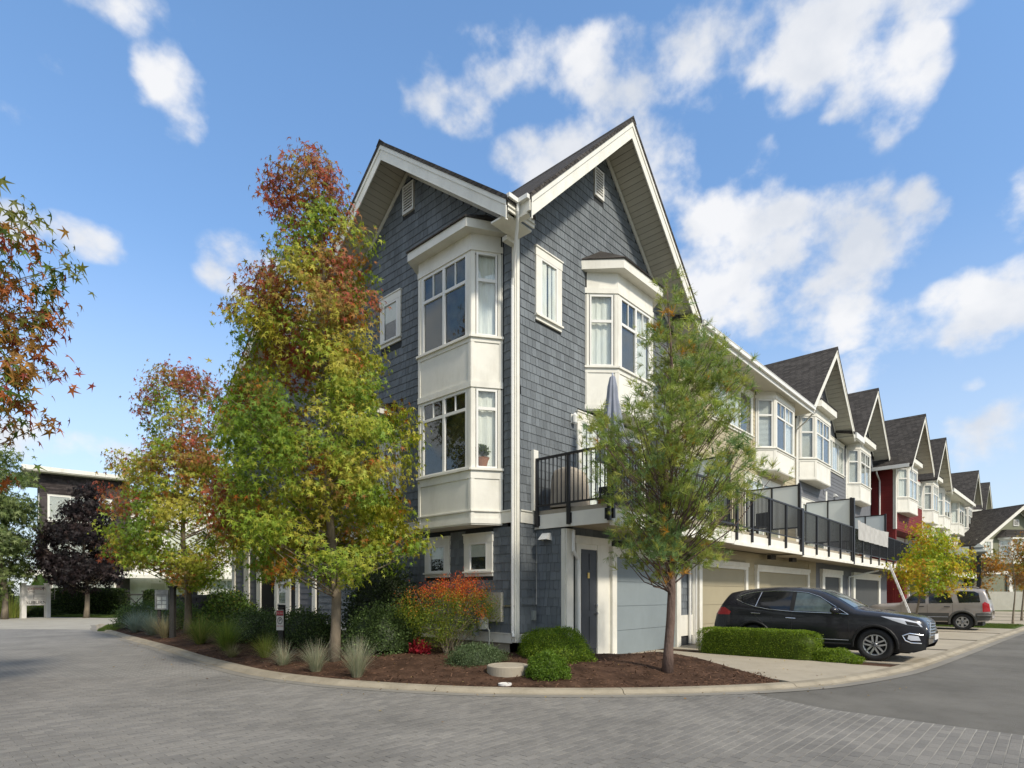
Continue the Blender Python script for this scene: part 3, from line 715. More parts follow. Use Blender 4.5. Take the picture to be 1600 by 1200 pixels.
for D, x, y in cells[300:]:
    z = .0085+random.uniform(-.0008, .001)
    P = [(x+.003,y+.003,z-.004),(x+.203,y+.003,z-.004),(x+.203,y+.101,z-.004),(x+.003,y+.101,z-.004),(x+.007,y+.007,z),(x+.199,y+.007,z),(x+.199,y+.097,z),(x+.007,y+.097,z)]
    mb.add(P, [(4,5,6,7),(0,1,5,4),(1,2,6,5),(2,3,7,6),(3,0,4,7)])
mb.build('paver', M_paverpiece, road, kind='stuff')
# planting bed
def bedz(x, y):
    d = max(kerb_side(x, y)-.33, 0); s = min(d/2.6, 1); s = s*s*(3-2*s)
    return .045 + .20*s + .10*min(max((y-2)/10, 0), 1)*s + .035*(noise.noise(Vector((x*.9, y*.9, 0)))+.3)*min(d/.5, 1) + .012*noise.noise(Vector((x*5, y*5, 3)))*min(d/.3, 1)
Hc = smooth_line([(.0, 26), (.0, 20), (.0, 12), (.05, 4), (.08, .35), (.14, .12), (.6, .10), (.74, -.3), (.93, -1.0), (1.25, -1.85), (1.8, -1.98), (2.43, -2.1), (2.0, -3.1), (1.5, -4.3), (1.05, -5.25)], .2)
Kc = kerb_at(.33); Kc = Kc[(Kc[:, 0] < 1.05) & (Kc[:, 1] < 25.5)]
def resample(P, n):
    s = np.concatenate([[0], np.cumsum(np.linalg.norm(np.diff(P, axis=0), axis=1))]); t = np.linspace(0, s[-1], n)
    return np.stack([np.interp(t, s, P[:, 0]), np.interp(t, s, P[:, 1])], 1)
A_ = resample(Kc[::1], 260); B_ = resample(Hc, 260); nr = 44
V = []; Fq = []
for i in range(260):
    for j in range(nr):
        t = j/(nr-1); x, y = A_[i]*(1-t)+B_[i]*t; V.append((x, y, bedz(x, y)))
for i in range(259):
    for j in range(nr-1): a = i*nr+j; Fq.append((a, a+nr, a+nr+1, a+1))
bed = struct(fast_mesh('mulch_bed', V, np.array(Fq), M_soil, smooth=True))
# driveways
def drive(name, pts, z, th=.06, mat=None):
    return struct(MB().plan(pts, z-th, z).build(name, mat or M_concrete))
kin = [tuple(p) for p in kerb_at(.33)]
def kseg(xa, xb): return [p for p in kin if xa < p[0] < xb and p[1] < -5]
def kyat(x):
    P = np.array([p for p in kin if p[1] < -4.8]); return float(np.interp(x, P[:, 0], P[:, 1]))
drive('driveway', [(.72, -.862), (.95, -1.2), (1.25, -1.85), (2.43, -2.1), (1.05, kyat(1.05))] + kseg(1.1, 4.55) + [(4.6, kyat(4.6)), (4.6, -5.6), (4.75, -5.3), (4.75, -.862)], .062)
for a, b in ((5.35, 9.75), (10.1, 14.35), (14.8, 19.3), (19.75, 23.6)):
    drive('driveway', [(a, -.862), (a, kyat(a))] + kseg(a+.05, b-.05) + [(b, kyat(b)), (b, -.862)], .062-.002*(a > 12))
for a, b in ((28.6, 33.5), (34, 40), (41, 47), (48, 56)):
    drive('driveway', [(a, -1.0-.037*(a-36)*(a > 36)), (a, kyat(a)), (b, kyat(b)), (b, -1.0-.037*(b-36)*(b > 36))], .05)
struct(MB().plan([(4.62, -.9), (4.62, kyat(4.62)), (5.33, kyat(5.33)), (5.33, -.9)], -.02, .045).build('soil_strip', M_soil))
for a, b in ((9.77, 10.08), (14.37, 14.78), (19.32, 19.73)):
    struct(MB().plan([(a, -.9), (a, kyat(a)), (b, kyat(b)), (b, -.9)], -.03, .012).build('soil_strip', M_soil))

# ------------------------------------------------------------------ corner house in blue-grey shingle
H1 = empty('corner_townhouse', (3.5, 3.5, 0), 'three storey corner townhouse in dark blue-grey shingles with white bays and two steep gables', 'house')
ZB = .49
w = MB().fpoly(FB, [(0, ZB), (.7, ZB), (.7, 3.2), (7.1, 3.2), (7.1, 10.1), (3.47, 13.45), (0, 10.1)], -.25, 0)
wallB = w.build('street_wall', M_wallback, H1)
w = MB().fpoly(FA, [(.0, ZB), (15.2, ZB), (15.2, 7.5), (10.6, 11.0), (8.1, 9.6), (3.91, 12.98), (0, 9.9)], -.25, 0)
wallA = w.build('side_wall', M_wallback, H1)
MB().fb(FA, .03, 15.1, -.22, -.03, 0, ZB).fb(FB, .03, .7, -.22, -.03, 0, ZB).build('foundation', M_concrete, H1)
MB().fb(FA, 14.95, 15.2, -12, -.252, ZB, 7.5).build('rear_wall', M_wallback, H1)
FJ = Fr((.7, 0), (0, -1), (-1, 0)); FG = Fr((0, -.86), (1, 0), (0, -1))
wallJ = MB().fb(FJ, 0, .86, -.25, 0, .3, 3.34).build('projecting_wall', M_wallback, H1)
wallG = MB().fb(FG, .9505, 7.1, -.25, 0, .06, 3.34).build('garage_wall', M_wallback, H1)
ms = .0
# shingles
holesA = [(.35, 3.2, 3.2, 10.0), (.70, 1.66, 2.0, 3.05), (2.2, 3.16, 2.0, 3.05), (4.2, 5.15, 8.45, 9.9), (4.2, 5.15, 4.2, 5.9), (0, 16, 3.2, 3.49), (3.62, 4.13, 11.77, 12.63), (6.4, 8.6, 4.3, 7.6)]
clA = lambda zt: (3.91-(12.98-zt)/.77, 3.91+(12.98-zt)/.77) if zt > 9.7 else (0.12, 8.25 if zt > 9 else 15.1)
shingles(wallA, FA, .12, 8.2, .70, 12.9, holesA, clA, .11, .22, prio=1)
shingles(wallA, FA, 8.2, 15.1, .70, 7.5, [(0, 16, 3.2, 3.49), (8.6, 15.2, .7, 3.2)], None, .2, .4, prio=2)
mb = MB(); mb.fpoly(FA, [(8.25, 7.5), (14.9, 7.5), (10.6, 10.9), (8.3, 9.4)], .0, .018); mb.build('gable_infill', M_shingle, wallA)
holesB = [(.64, 1.61, 7.95, 9.68), (2.62, 5.68, 6.3, 10.1), (3.0, 3.46, 12.0, 12.85), (0, 8, 3.2, 3.49), (2.3, 7.2, 3.4, 6.2)]
clB = lambda zt: (max(.12, 3.47-(13.42-zt)/.98), min(7.1, 3.47+(13.42-zt)/.945))
shingles(wallB, FB, .12, 7.1, 3.49, 13.3, holesB, clB, .10, .20)
shingles(wallB, FB, .12, .70, .70, 3.2, (), None, .10, .20)
shingles(wallJ, FJ, .0, .76, .70, 3.1, (), None, .10, .20)
shingles(wallG, FG, .95, 7.1, 2.92, 3.1, (), None)
# trim
t = MB()
t.fb(FB, .0, .085, 0.0, .032, ZB, 9.9); t.fb(FA, .001, .10, 0, .032, ZB, 9.85)
t.build('corner_board', M_white, H1)
t = MB(); t.fb(FA, .117, 15.2, 0, .036, 3.2, 3.46); t.fb(FA, .117, 15.2, 0, .06, 3.46, 3.49); t.fb(FB, .117, .66, 0, .036, 3.2, 3.46); t.fb(FB, .117, .66, 0, .06, 3.46, 3.49)
t.build('belt_board', M_white, H1)
t = MB(); t.fb(FA, .117, 15.2, 0, .036, ZB-.02, .68); t.fb(FA, .117, 15.2, 0, .055, .68, .70); t.fb(FB, .117, .70, 0, .036, ZB-.02, .68)
t.fb(FJ, .0, .76, 0, .034, ZB-.05, .69); t.build('base_board', M_white, H1)
# A gable: u grows towards the back; right-hand end in the picture is small u
gable(H1, FA, 3.91, 13.28, 4.49, 4.25, .77, .9, 4.3, inl=3.91)
gable(H1, FA, 10.6, 11.34, 2.6, 4.3, .78, .9, 6.0, soffits=False)
gable(H1, FB, 3.47, 13.85, 4.02, 4.13, .98, .9, 14.5, sr=.945, inl=3.47)
# corner eave: boxed soffit and gutter turning the inside corner
e = MB(); e.box(-.80, .0, -.46, .0, 9.52, 9.56); e.box(-.55, -.40, -.80, -.461, 9.52, 9.56); e.box(-.88, -.005, -.55, -.515, 9.561, 9.84); e.box(-.55, -.515, -.88, -.551, 9.561, 9.84)
e.fb(FA, .0, .14, .001, .30, 9.42, 9.518); e.build('boxed_eave', M_white, H1)
g = MB(); g.box(-.905, -.55, -.635, -.552, 9.78, 9.87); g.box(-.635, -.552, -.885, -.636, 9.78, 9.87); g.build('gutter', M_white2, H1)
downspout(H1, [(-.6, -.6, 9.80), (-.6, -.6, 9.62), (-.55, -.55, 9.50), (-.1, .0, 8.65), (-.07, .045, 8.5), (-.07, .045, .75), (-.10, -.02, .62)], .034)
vent(H1, FA, 3.64, 4.11, 11.83, 12.6); vent(H1, FB, 3.02, 3.44, 12.05, 12.8)
# bays
bay(H1, FA, .42, 3.12, .83, 2.72, .6, 3.19, 9.76, [(4.21, 4.45, 5.81, 6.25), (7.31, 7.46, 8.73, 9.35)], cornice=(9.76, 9.96, 10.5, .26),
    backs=[['green', 'screen'], ['half', 'screen']] if False else [['green', 'screen'], ['green', 'screen']], side_back='curtain')
t = MB(); q0 = FA.p(.33, 0, 0)[:2]; 
t.plan([FA.p(.38, 0, 0)[:2], FA.p(.80, .63, 0)[:2], FA.p(2.75, .63, 0)[:2], FA.p(3.17, 0, 0)[:2]], 3.46, 3.49); t.build('drip_cap', M_white, H1)
bay(H1, FB, 2.65, 5.65, 3.25, 5.05, .6, 6.35, 9.87, [(7.29, 7.46, 8.62, 9.30)], cornice=(9.87, 10.10, 10.72, .26), backs=['screen', 'curtain'], side_back='curtain')
# wall windows
wall_window(H1, FB, .64, 1.61, 7.97, 9.68, .17, .22, back='curtain')
wall_window(H1, FA, .70, 1.66, 2.0, 3.03, .17, .22, back='half', munt=0)
wall_window(H1, FA, 2.20, 3.16, 2.0, 3.03, .17, .22, back='half')
wall_window(H1, FA, 4.2, 5.15, 8.5, 9.9, .15, .22, back='half'); wall_window(H1, FA, 4.2, 5.15, 4.25, 5.85, .15, .22, back='dark')
# patio door and side bits on the deck level
wall_window(H1, FB, 2.25, 5.6, 3.56, 6.22, .16, .24, ncol=2, back='curtain', backs=['curtain', 'dark'])
# small porch roof and side entrance strips on the long side wall
MB().fpoly(Fr((0, 0), (-1, 0), (0, 1)), [(0, 6.85), (.75, 6.62), (.75, 6.50), (0, 6.50)], 4.4, 7.2).build('porch_roof', M_roof, H1)
MB().fb(FA, 4.35, 7.25, .02, .80, 6.42, 6.55).build('porch_fascia', M_white, H1)
for a, b in ((14.95, 15.2), (13.65, 14.1), (12.67, 12.99), (11.35, 11.55), (10.41, 10.69), (9.79, 10.01), (8.69, 8.9)): MB().fb(FA, a, b, .03, .09, .45, 3.18).build('porch_post', M_white, H1)
MB().fb(FA, 8.901, 9.789, .03, .09, .72, .84).build('trim_board', M_white, H1); MB().fb(FA, 14.101, 14.949, .03, .09, .5, .72).build('trim_board', M_white, H1)

lap(wallA, FA, 8.9, 9.8, .84, 3.18, M_grey, .19, n=.02); lap(wallA, FA, 14.1, 14.95, .72, 3.18, M_grey, .22, n=.02); lap(wallA, FA, 13.0, 13.65, .5, 3.18, M_grey, .22, n=.02)
MB().fb(FA, 11.55, 12.67, .02, .04, .45, 3.1).build('door_recess', M_dark, H1)  # flat dark panel on the wall, standing for shade in a recessed entrance
opening(H1, FA, 10.69, 11.35, 1.2, 2.7, .07, 1, 1.95, 0, 'blind', deep=.04)
# garage front
for a_ in ((FJ, .76, .86, 0, .034, .45, 3.05), (FG, .70, .95, 0.001, .034, .30, 3.05), (FG, 1.05, 1.22, .0, .045, .30, 2.74), (FG, 1.22, 1.90, -.1, .03, 2.62, 2.74), (FG, 1.0, 2.45, .0, .07, 2.74, 2.89), (FG, .97, 2.48, .0, .10, 2.89, 2.915), (FG, 1.90, 2.46, .0, .04, .10, 2.74), (FG, 5.96, 6.16, 0, .045, .08, 2.9), (FG, 6.90, 7.1, 0, .045, .08, 2.9), (FG, 6.16, 6.9, 0, .045, 2.5, 2.7), (FG, 6.16, 6.9, 0, .045, .35, .5), (FG, 6.16, 6.9, 0, .045, .5, .96)):
    MB().fb(*a_).build('trim_board', M_white, H1)

d = MB().fb(FG, 1.22, 1.90, .0, .01, .30, 2.62).build('entry_door', M_door, H1)
for a, b in ((1.28, 1.53), (1.59, 1.84)):
    for z0, z1 in ((.42, 1.05), (1.2, 2.05), (2.15, 2.53)):
        piece('door_panel', FG, a, b, .01, .022, z0, z1, M_door, d)
MB().tube([FG.p(1.84, .012, 1.32), FG.p(1.84, .07, 1.32)], .028, 10).tube([FG.p(1.84, .012, 1.12), FG.p(1.84, .08, 1.12)], .03, 10).build('door_knob', M_metal, d)
MB().fb(FG, 1.50, 1.58, .02, .035, 1.95, 2.08).build('knocker', M_brass, d)
garage(H1, FG, 2.62, 5.76, .06, 2.50, .0, M_garage)
shingles(wallG, FG, 6.2, 6.88, .96, 2.5, [], None, .12, .2, prio=1)
downspout(H1, [FG.p(.86, .10, 3.02), FG.p(.86, .10, 2.55), FG.p(1.05, .10, 2.35), FG.p(1.07, .10, .35)], .04)
downspout(H1, [FG.p(6.62, .09, 2.9), FG.p(6.62, .09, .12)], .045)
downspout(H1, [FG.p(6.98, .12, 2.9), FG.p(6.98, .12, .12)], .03)
# deck of the corner house: side railing, front railing
dk = deck(H1, FB, .66, 7.0, 2.01, 3.50, .86, [.74, 2.4, 4.0, 5.6], 4.70)
MB().fb(FJ, .0, 2.02, .04, .075, 3.08, 3.40).build('fascia', M_white, dk)
railing(H1, Fr((.58, 0), (0, -1), (-1, 0)), .08, 2.04, .0, 3.50, 4.70, [.12, 1.03], z_under=3.12)
railing(H1, FB, .55, .66, 2.08, 3.50, 4.70, [.59], z_under=3.12)
MB().box(.50, .66, -.10, -.005, 3.5, 4.9).build('rail_end_post', M_white, H1)
# things fixed to the wall
def hood(loc_fr, u, z):
    mb = MB(); P = [loc_fr.p(u-.10, .0, z+.16), loc_fr.p(u+.10, .0, z+.16), loc_fr.p(u+.10, .10, z+.15), loc_fr.p(u-.10, .10, z+.15), loc_fr.p(u-.13, .0, z-.02), loc_fr.p(u+.13, .0, z-.02), loc_fr.p(u+.13, .22, z), loc_fr.p(u-.13, .22, z)]
    return mb.add(P, [(0,1,2,3),(2,3,7,6),(0,3,7,4),(1,2,6,5)])
o = hood(FJ, .36, 2.82).build('vent_hood', M_white2, H1)
MB().tube([FJ.p(.03, .03, 3.0), FJ.p(.03, .03, 1.34), FB.p(.60, .03, 1.33), FB.p(.14, .05, 1.34)], .011, 6).build('conduit', M_metal, H1)
MB().fb(FA, .0, 1.1, .05, .07, 1.30, 1.33).build('conduit', M_metal, H1)
MB().fb(FB, .50, .60, .02, .09, .98, 1.20).build('outlet_box', M_meter, H1)
MB().fb(FA, .36, .95, .02, .12, .95, 1.62).build('service_panel', M_beigebox, H1)
mt = empty('gas_meter', FA.p(.78, .25, .5), 'grey gas meter with pipes on the side wall behind the red shrub', 'gas meter')
MB().tube([FA.p(.80, .25, .78), FA.p(.80, .25, 1.0)], [.13, .13], 14).tube([FA.p(.80, .25, 1.0), FA.p(.80, .25, 1.06)], [.13, .06], 14).build('meter_body', M_meter, mt)
MB().tube([FA.p(.80, .25, 1.05), FA.p(.80, .25, 1.12), FA.p(.95, .2, 1.16), FA.p(1.0, .2, 1.3)], .018, 8).tube([FA.p(.66, .25, .80), FA.p(.60, .25, .75), FA.p(.60, .25, .3)], .02, 8).build('pipe', M_meter, mt)
MB().tube([FA.p(1.05, .25, .62), FA.p(1.05, .25, .90)], [.09, .09], 12).build('regulator', M_meter, mt)
# wall lantern beside the patio door
ln = MB(); ln.fb(FB, 2.02, 2.14, .0, .03, 5.85, 6.08); ln.tube([FB.p(2.08, .10, 5.82), FB.p(2.08, .10, 5.86), FB.p(2.08, .10, 6.04), FB.p(2.08, .10, 6.10)], [.03, .06, .07, .02], 8)
ln.build('wall_lantern', M_white2, H1)

# ------------------------------------------------------------------ tan house
H2 = empty('tan_townhouse', (13.3, 3.5, 0), 'three storey townhouse with tan lap siding between the blue-grey and grey houses', 'house')
w2 = MB().fb(FB, 7.1, 19.55, -.25, 0, 3.0, 9.75).build('street_wall', M_tan, H2)
w2g = MB().fb(FG, 7.1, 19.55, -.25, 0, .05, 3.05).build('garage_wall', M_tan, H2)
lap(w2, FB, 7.1, 14.35, 6.4, 9.75, M_tan, .165, [(9.6, 14.1, 7.7, 9.5)]); lap(w2, FB, 17.9, 19.45, 3.5, 9.75, M_tan, .165)
lap(w2, FB, 7.1, 17.9, 3.5, 6.4, M_tan, .165, [(7.6, 11.0, 3.5, 6.2), (12.0, 17.9, 3.5, 6.45)])
wall_window(H2, FB, 10.2, 14.05, 7.75, 9.6, .16, .2, ncol=3, back='curtain', backs=['curtain', 'curtain', 'screen'])
wall_window(H2, FB, 7.6, 11.0, 3.56, 6.2, .16, .2, ncol=2, back='dark', backs=['curtain', 'dark'])
wall_window(H2, FB, 13.2, 17.2, 3.56, 6.35, .16, .2, ncol=2, back='dark', backs=['curtain', 'dark'])
bay(H2, FB, 14.4, 17.95, 15.0, 17.35, .6, 6.61, 9.95, [(7.39, 7.52, 8.82, 9.45)], backs=['screen', 'curtain'], side_back='blind')
t = MB(); t.fb(FB, 19.45, 19.62, 0, .04, 3.5, 9.8); t.build('corner_board', M_white, H2)
rf = MB(); rf.fpoly(Fr((0, 0), (0, 1), (1, 0)), [(-.92, 10.02), (7, 12.2), (7, 12.0), (-.92, 9.90)], 7.0, 19.1).build('roof', M_roof, H2)
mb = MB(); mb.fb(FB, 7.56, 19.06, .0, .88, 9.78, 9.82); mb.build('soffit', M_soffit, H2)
mb = MB(); mb.fb(FB, 7.56, 19.06, .86, .90, 9.72, 9.98); mb.fb(FB, 7.5, 19.06, .901, 1.0, 9.86, 10.0); mb.fb(FB, 7.5, 19.06, .901, 1.012, 9.995, 10.01); mb.build('gutter', M_white2, H2)
lap(w2g, FG, 7.1, 19.4, .1, 2.98, M_tan, .165, [(7.25, 11.15, .0, 2.75), (11.95, 18.4, .0, 2.8)])
garage(H2, FG, 7.42, 10.9, .055, 2.42, .0, M_garage2); garage(H2, FG, 12.15, 18.0, .055, 2.40, .0, M_garage2)
deck(H2, FB, 7.02, 13.35, 2.01, 3.48, .86, [7.3, 8.5, 10.0, 11.6, 13.25], 4.70); deck(H2, FB, 13.36, 20.86, 2.01, 3.42, .86, [15.2, 16.9, 18.7, 20.6], 4.66)
MB().fb(FB, 13.24, 13.46, 2.03, 2.13, 3.0, 4.72).build('post', M_black, H2)
privacy(H2, 13.37, -.02, -2.0, 4.0, 5.62); privacy(H2, 6.95, -.02, -2.0, 4.0, 5.6, mid=False)
for x in (12.6, 15.0): MB().fb(FB, x, x+.5, 1.1, 1.25, 2.86, 3.02).build('soffit_lamp', M_black, H2)
downspout(H2, [FB.p(19.2, .9, 9.85), FB.p(19.3, .5, 9.5), FB.p(19.35, .08, 9.2), FB.p(19.35, .08, 6.2)], .04)

# ------------------------------------------------------------------ grey lap house
H3 = empty('grey_townhouse', (27.5, 3.5, 0), 'three storey townhouse in grey lap siding with two steep gables over white bays', 'house')
w3 = MB().fb(FB, 19.56, 35.1, -.25, 0, 3.0, 10.0).fpoly(FB, [(19.56, 10), (26.5, 10), (23.0, 13.5)], -.25, 0).fpoly(FB, [(28.8, 10), (35.8, 10), (32.4, 13.8)], -.25, 0).build('street_wall', M_grey, H3)
MB().fb(Fr((35.1, 0), (0, 1), (1, 0)), 0, 12, -.25, 0, 0, 10.1).build('end_wall', M_grey, H3)
w3g = MB().fb(FG, 19.56, 35.2, -.25, 0, .05, 3.05).build('garage_wall', M_grey, H3)
lap(w3, FB, 19.62, 28.6, 6.2, 10.0, M_grey, .19, [(20.0, 24.0, 6.9, 10.6), (24.1, 28.05, 8.2, 10.05)])
lap(w3, FB, 19.62, 35.0, 3.5, 6.2, M_grey, .19, [(20.0, 24.3, 3.5, 6.2), (29.4, 33.2, 3.5, 6.2)])
bay(H3, FB, 19.95, 23.55, 20.53, 22.93, .6, 7.0, 10.4, [(7.86, 8.02, 9.25, 9.97)], cornice=(10.40, 10.72, 11.25, .28), backs=['curtain', 'screen'], side_back='blind')
bay(H3, FB, 28.75, 32.45, 29.3, 31.85, .6, 7.03, 10.4, [(7.89, 8.05, 9.3, 9.97)], cornice=(10.40, 10.72, 11.25, .28), backs=['blind', 'blind'], side_back='blind')
wall_window(H3, FB, 24.2, 28.0, 8.2, 10.1, .14, .18, ncol=3, back='curtain')
wall_window(H3, FB, 20.2, 24.2, 3.5, 6.2, .2, .25, ncol=2, back='curtain', backs=['curtain', 'dark']); wall_window(H3, FB, 29.5, 33.1, 3.5, 6.2, .2, .25, ncol=2, back='dark')
t = MB(); t.fb(FB, 24.35, 24.6, 0, .04, 3.5, 7.0); t.fb(FB, 28.45, 28.7, 0, .04, 3.5, 10.0); t.fb(FB, 19.63, 19.8, 0, .04, 3.5, 10); t.build('corner_board', M_white, H3)
gable(H3, FB, 23.0, 13.95, 3.95, 3.7, .95, .9, 8, boards=.25); gable(H3, FB, 32.4, 14.3, 4.1, 3.7, .96, .9, 8, boards=.3)
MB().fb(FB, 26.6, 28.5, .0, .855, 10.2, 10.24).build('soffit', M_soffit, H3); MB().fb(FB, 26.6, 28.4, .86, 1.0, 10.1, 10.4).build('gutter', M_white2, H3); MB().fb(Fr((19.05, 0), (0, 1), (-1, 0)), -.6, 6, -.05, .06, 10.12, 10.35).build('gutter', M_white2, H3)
rf = MB(); rf.fpoly(Fr((0, 0), (0, 1), (1, 0)), [(-.92, 10.42), (7, 12.2), (7, 12.0), (-.92, 10.30)], 26.3, 28.8).build('roof', M_roof, H3)
hood(FB, 26.0, 6.9).build('vent_hood', M_white2, H3)
garage(H3, FG, 20.6, 23.3, .04, 2.38, .0, M_garage3, trim=.42, head=.3); garage(H3, FG, 26.4, 32.3, .04, 2.38, .0, M_garage3, trim=.42, head=.3)
downspout(H3, [FG.p(27.6, .95, 3.05), FG.p(27.6, .95, 2.85), FG.p(25.0, .12, 2.45), FG.p(24.9, .1, .1)], .05)
deck(H3, FB, 20.87, 28.5, 2.01, 3.40, .86, [22.7, 24.5, 26.4, 28.3], 4.62, indiv=False); deck(H3, FB, 28.51, 35.2, 2.01, 3.40, .86, [30.2, 32, 33.8, 35.1], 4.75, indiv=False)
privacy(H3, 20.92, -.02, -2.0, 4.0, 6.0); privacy(H3, 28.5, -.02, -2.0, 4.0, 6.0)
MB().box(20.80, 20.98, -2.14, -1.98, 2.95, 6.0).build('post', M_black, H3)
sh = empty('pale_sheet', (24.7, -2.15, 4.2), 'pale grey sheet hung along the balcony railing below the frosted screens', 'sheet')
V = []; nn = 24
for i in range(nn+1):
    x = 21.35 + (28.35-21.35)*i/nn
    for z, k in ((5.02 - .35*math.sin(math.pi*i/nn)*.25 - .04*i/nn, 0), (4.6, 1), (4.12, 2)): V.append((x, -2.17-.03*math.sin(i*1.7+k), z))
MB().add(V, [(i*3+j, (i+1)*3+j, (i+1)*3+j+1, i*3+j+1) for i in range(nn) for j in range(2)]).build('cloth', M_cloth, sh)

# ------------------------------------------------------------------ second row: red house, then cream houses
a2 = -math.atan(.037); F2 = Fr((36.3, -1.15), (math.cos(a2), math.sin(a2)), (math.sin(a2), -math.cos(a2)))
def f2loc(u): q = F2.p(u, -4, 0); return q
def bay2(h, w0, f0, f1, w1, corn=True, sb='curtain', z=0):
    bay(h, F2, w0, w1, f0, f1, .6, 7.05+z, 10.35+z, [(7.9+z, 8.05+z, 9.3+z, 9.95+z)], cornice=(10.35+z, 10.65+z, 11.1+z, .28) if corn else None, backs=['curtain', 'curtain'], side_back=sb)
def row_house(label, name, u0, u1, mat, hole_list, first=False):
    h = empty(name, f2loc((u0+u1)/2), label, 'house')
    w = MB().fb(F2, u0, u1, -.25, 0, 5.9, 10.1).build('street_wall', mat, h)
    MB().fb(F2, u0, u1, -1.2, -1.1, 3.0, 5.95).fb(F2, u0, u1, -1.1, 0, 5.86, 5.899).build('recessed_wall', mat, h)
    g = MB().fb(F2, u0, u1, -.25, 0.5, .0, 3.0).build('garage_wall', mat, h)
    lap(w, F2, u0, u1, 5.95, 10.1, mat, .17 if first else .25, hole_list)
    return h, w, g
H4, w4, g4 = row_house('red lap sided townhouse with a white bay under the first gable of the second row', 'red_townhouse', .12, 8.6, M_red, [(.35, 4.2, 7, 11), (4.6, 8.3, 8.0, 10.0)], True)
F2s = Fr(F2.p(0.1, 0, 0)[:2], -F2.n, -F2.u)
w4s = MB().fb(F2s, .0, 12, -.25, 0, .0, 10.2).build('side_wall', M_red, H4)
lap(w4s, F2s, .12, 3.2, .3, 10.1, M_red, .17)
t = MB(); t.fb(F2, .0, .25, 0, .045, 5.9, 10.2); t.fb(F2s, -.04, .14, 0.001, .045, 5.9, 10.2); t.fb(F2, 8.4, 8.62, 0, .045, 5.9, 10.1); t.build('corner_board', M_white, H4)
bay2(H4, .35, .95, 3.6, 4.2)
wall_window(H4, F2, 4.7, 8.25, 8.0, 9.95, .14, .18, ncol=3, back='curtain')
gable(H4, F2, 3.3, 14.0, 4.2, 3.3, .98, 1.1, 9, boards=.3, sr=1.02)
MB().fb(F2, -.95, -.85, -8, .95, 9.75, 9.98).build('gutter', M_white2, H4)
downspout(H4, [F2s.p(.9, .9, 9.8), F2s.p(.9, .85, 9.6), F2s.p(.9, .1, 9.2), F2s.p(.9, .1, 3.5)], .05)
for u0, u1 in ((.5, 3.9), (4.4, 8.0)): wall_window(H4, Fr(F2.p(0, -1.1, 0)[:2], F2.u, F2.n), u0, u1, 3.5, 5.8, .15, .2, ncol=2, back='curtain', backs=['curtain', 'dark'])
garage(H4, Fr(F2.p(0, .5, 0)[:2], F2.u, F2.n), 1.0, 6.6, .05, 2.4, 0, M_garage3)
H5, w5, g5 = row_house('cream townhouse with two white bays between the red house and the low eave', 'cream_townhouse', 8.63, 19.9, M_cream, [(8.7, 12.0, 7, 11), (13.4, 17.5, 7, 11)])
bay2(H5, 8.75, 9.25, 11.4, 11.95, sb='blind'); bay2(H5, 13.5, 14.1, 16.8, 17.4, corn=False)
gable(H5, F2, 11.2, 13.85, 3.6, 3.1, 1.02, 1.1, 9, boards=.4, sr=1.15)
H6, w6, g6 = row_house('cream townhouse under the long low eave in the second row', 'cream_townhouse', 19.92, 26.0, M_cream, [(20.9, 25.2, 7, 11)])
bay2(H6, 21.0, 21.6, 24.4, 25.0, corn=False)
mb = MB(); mb.fb(F2, 14.4, 25.6, 1.05, 1.2, 10.0, 10.3); mb.fb(F2, 14.4, 25.6, .0, 1.1, 10.0, 10.04); mb.build('eave', M_white, H6)
MB().fpoly(Fr(F2.o, -F2.n, F2.u), [(-1.12, 10.32), (7, 12.4), (7, 12.2), (-1.12, 10.2)], 14.4, 25.8).build('roof', M_roof, H6)
H7, w7, g7 = row_house('cream townhouse with a steep gable beyond the low eave', 'cream_townhouse', 26.02, 34.4, M_cream, [(26.3, 30.2, 7, 11)])
bay2(H7, 26.4, 27.0, 29.5, 30.1); gable(H7, F2, 29.6, 14.0, 3.9, 3.0, .98, 1.1, 9, boards=.6, soffits=False)
H8, w8, g8 = row_house('last cream townhouse of the row, its white bay beside the lamp post', 'cream_townhouse', 34.42, 43, M_cream, [(34.5, 39, 7, 11)])
bay2(H8, 34.6, 35.2, 38.3, 38.9); gable(H8, F2, 38.5, 14.0, 3.9, 3.2, .98, 1.1, 9, boards=.6, soffits=False)
mb = MB().fb(F2, 34.42, 34.6, .0, .03, 5.9, 8.0); mb.build('red_trim', M_red, H8)
k = 0
for (h, a, b) in ((H4, .3, 8.5), (H5, 8.7, 19.8), (H6, 20, 25.9), (H7, 26.1, 34.3), (H8, 34.5, 42)):
    ps = [a+.1+i*1.9 for i in range(int((b-a)/1.9)+1)]
    deck(h, F2, a, b, 1.6, 3.40, .5, ps, 4.66, indiv=False)
    fr = F2
    s = MB().fb(F2, b-.1, b-.04, -.9, 1.6, 5.75, 5.8).fb(F2, b-.12, b-.02, 1.55, 1.68, 3.0, 5.85).build('privacy_screen', M_black, h)
    MB().fb(F2, b-.08, b-.06, -.9, 1.55, 4.0, 5.74).build('frosted_panel', M_frost, s)
for (h, a, b) in ((H5, 9.6, 14.2), (H5, 15, 19), (H6, 21, 25), (H7, 27, 33)):
    garage(h, Fr(F2.p(0, .5, 0)[:2], F2.u, F2.n), a, b, .05, 2.4, 0, M_garage3)

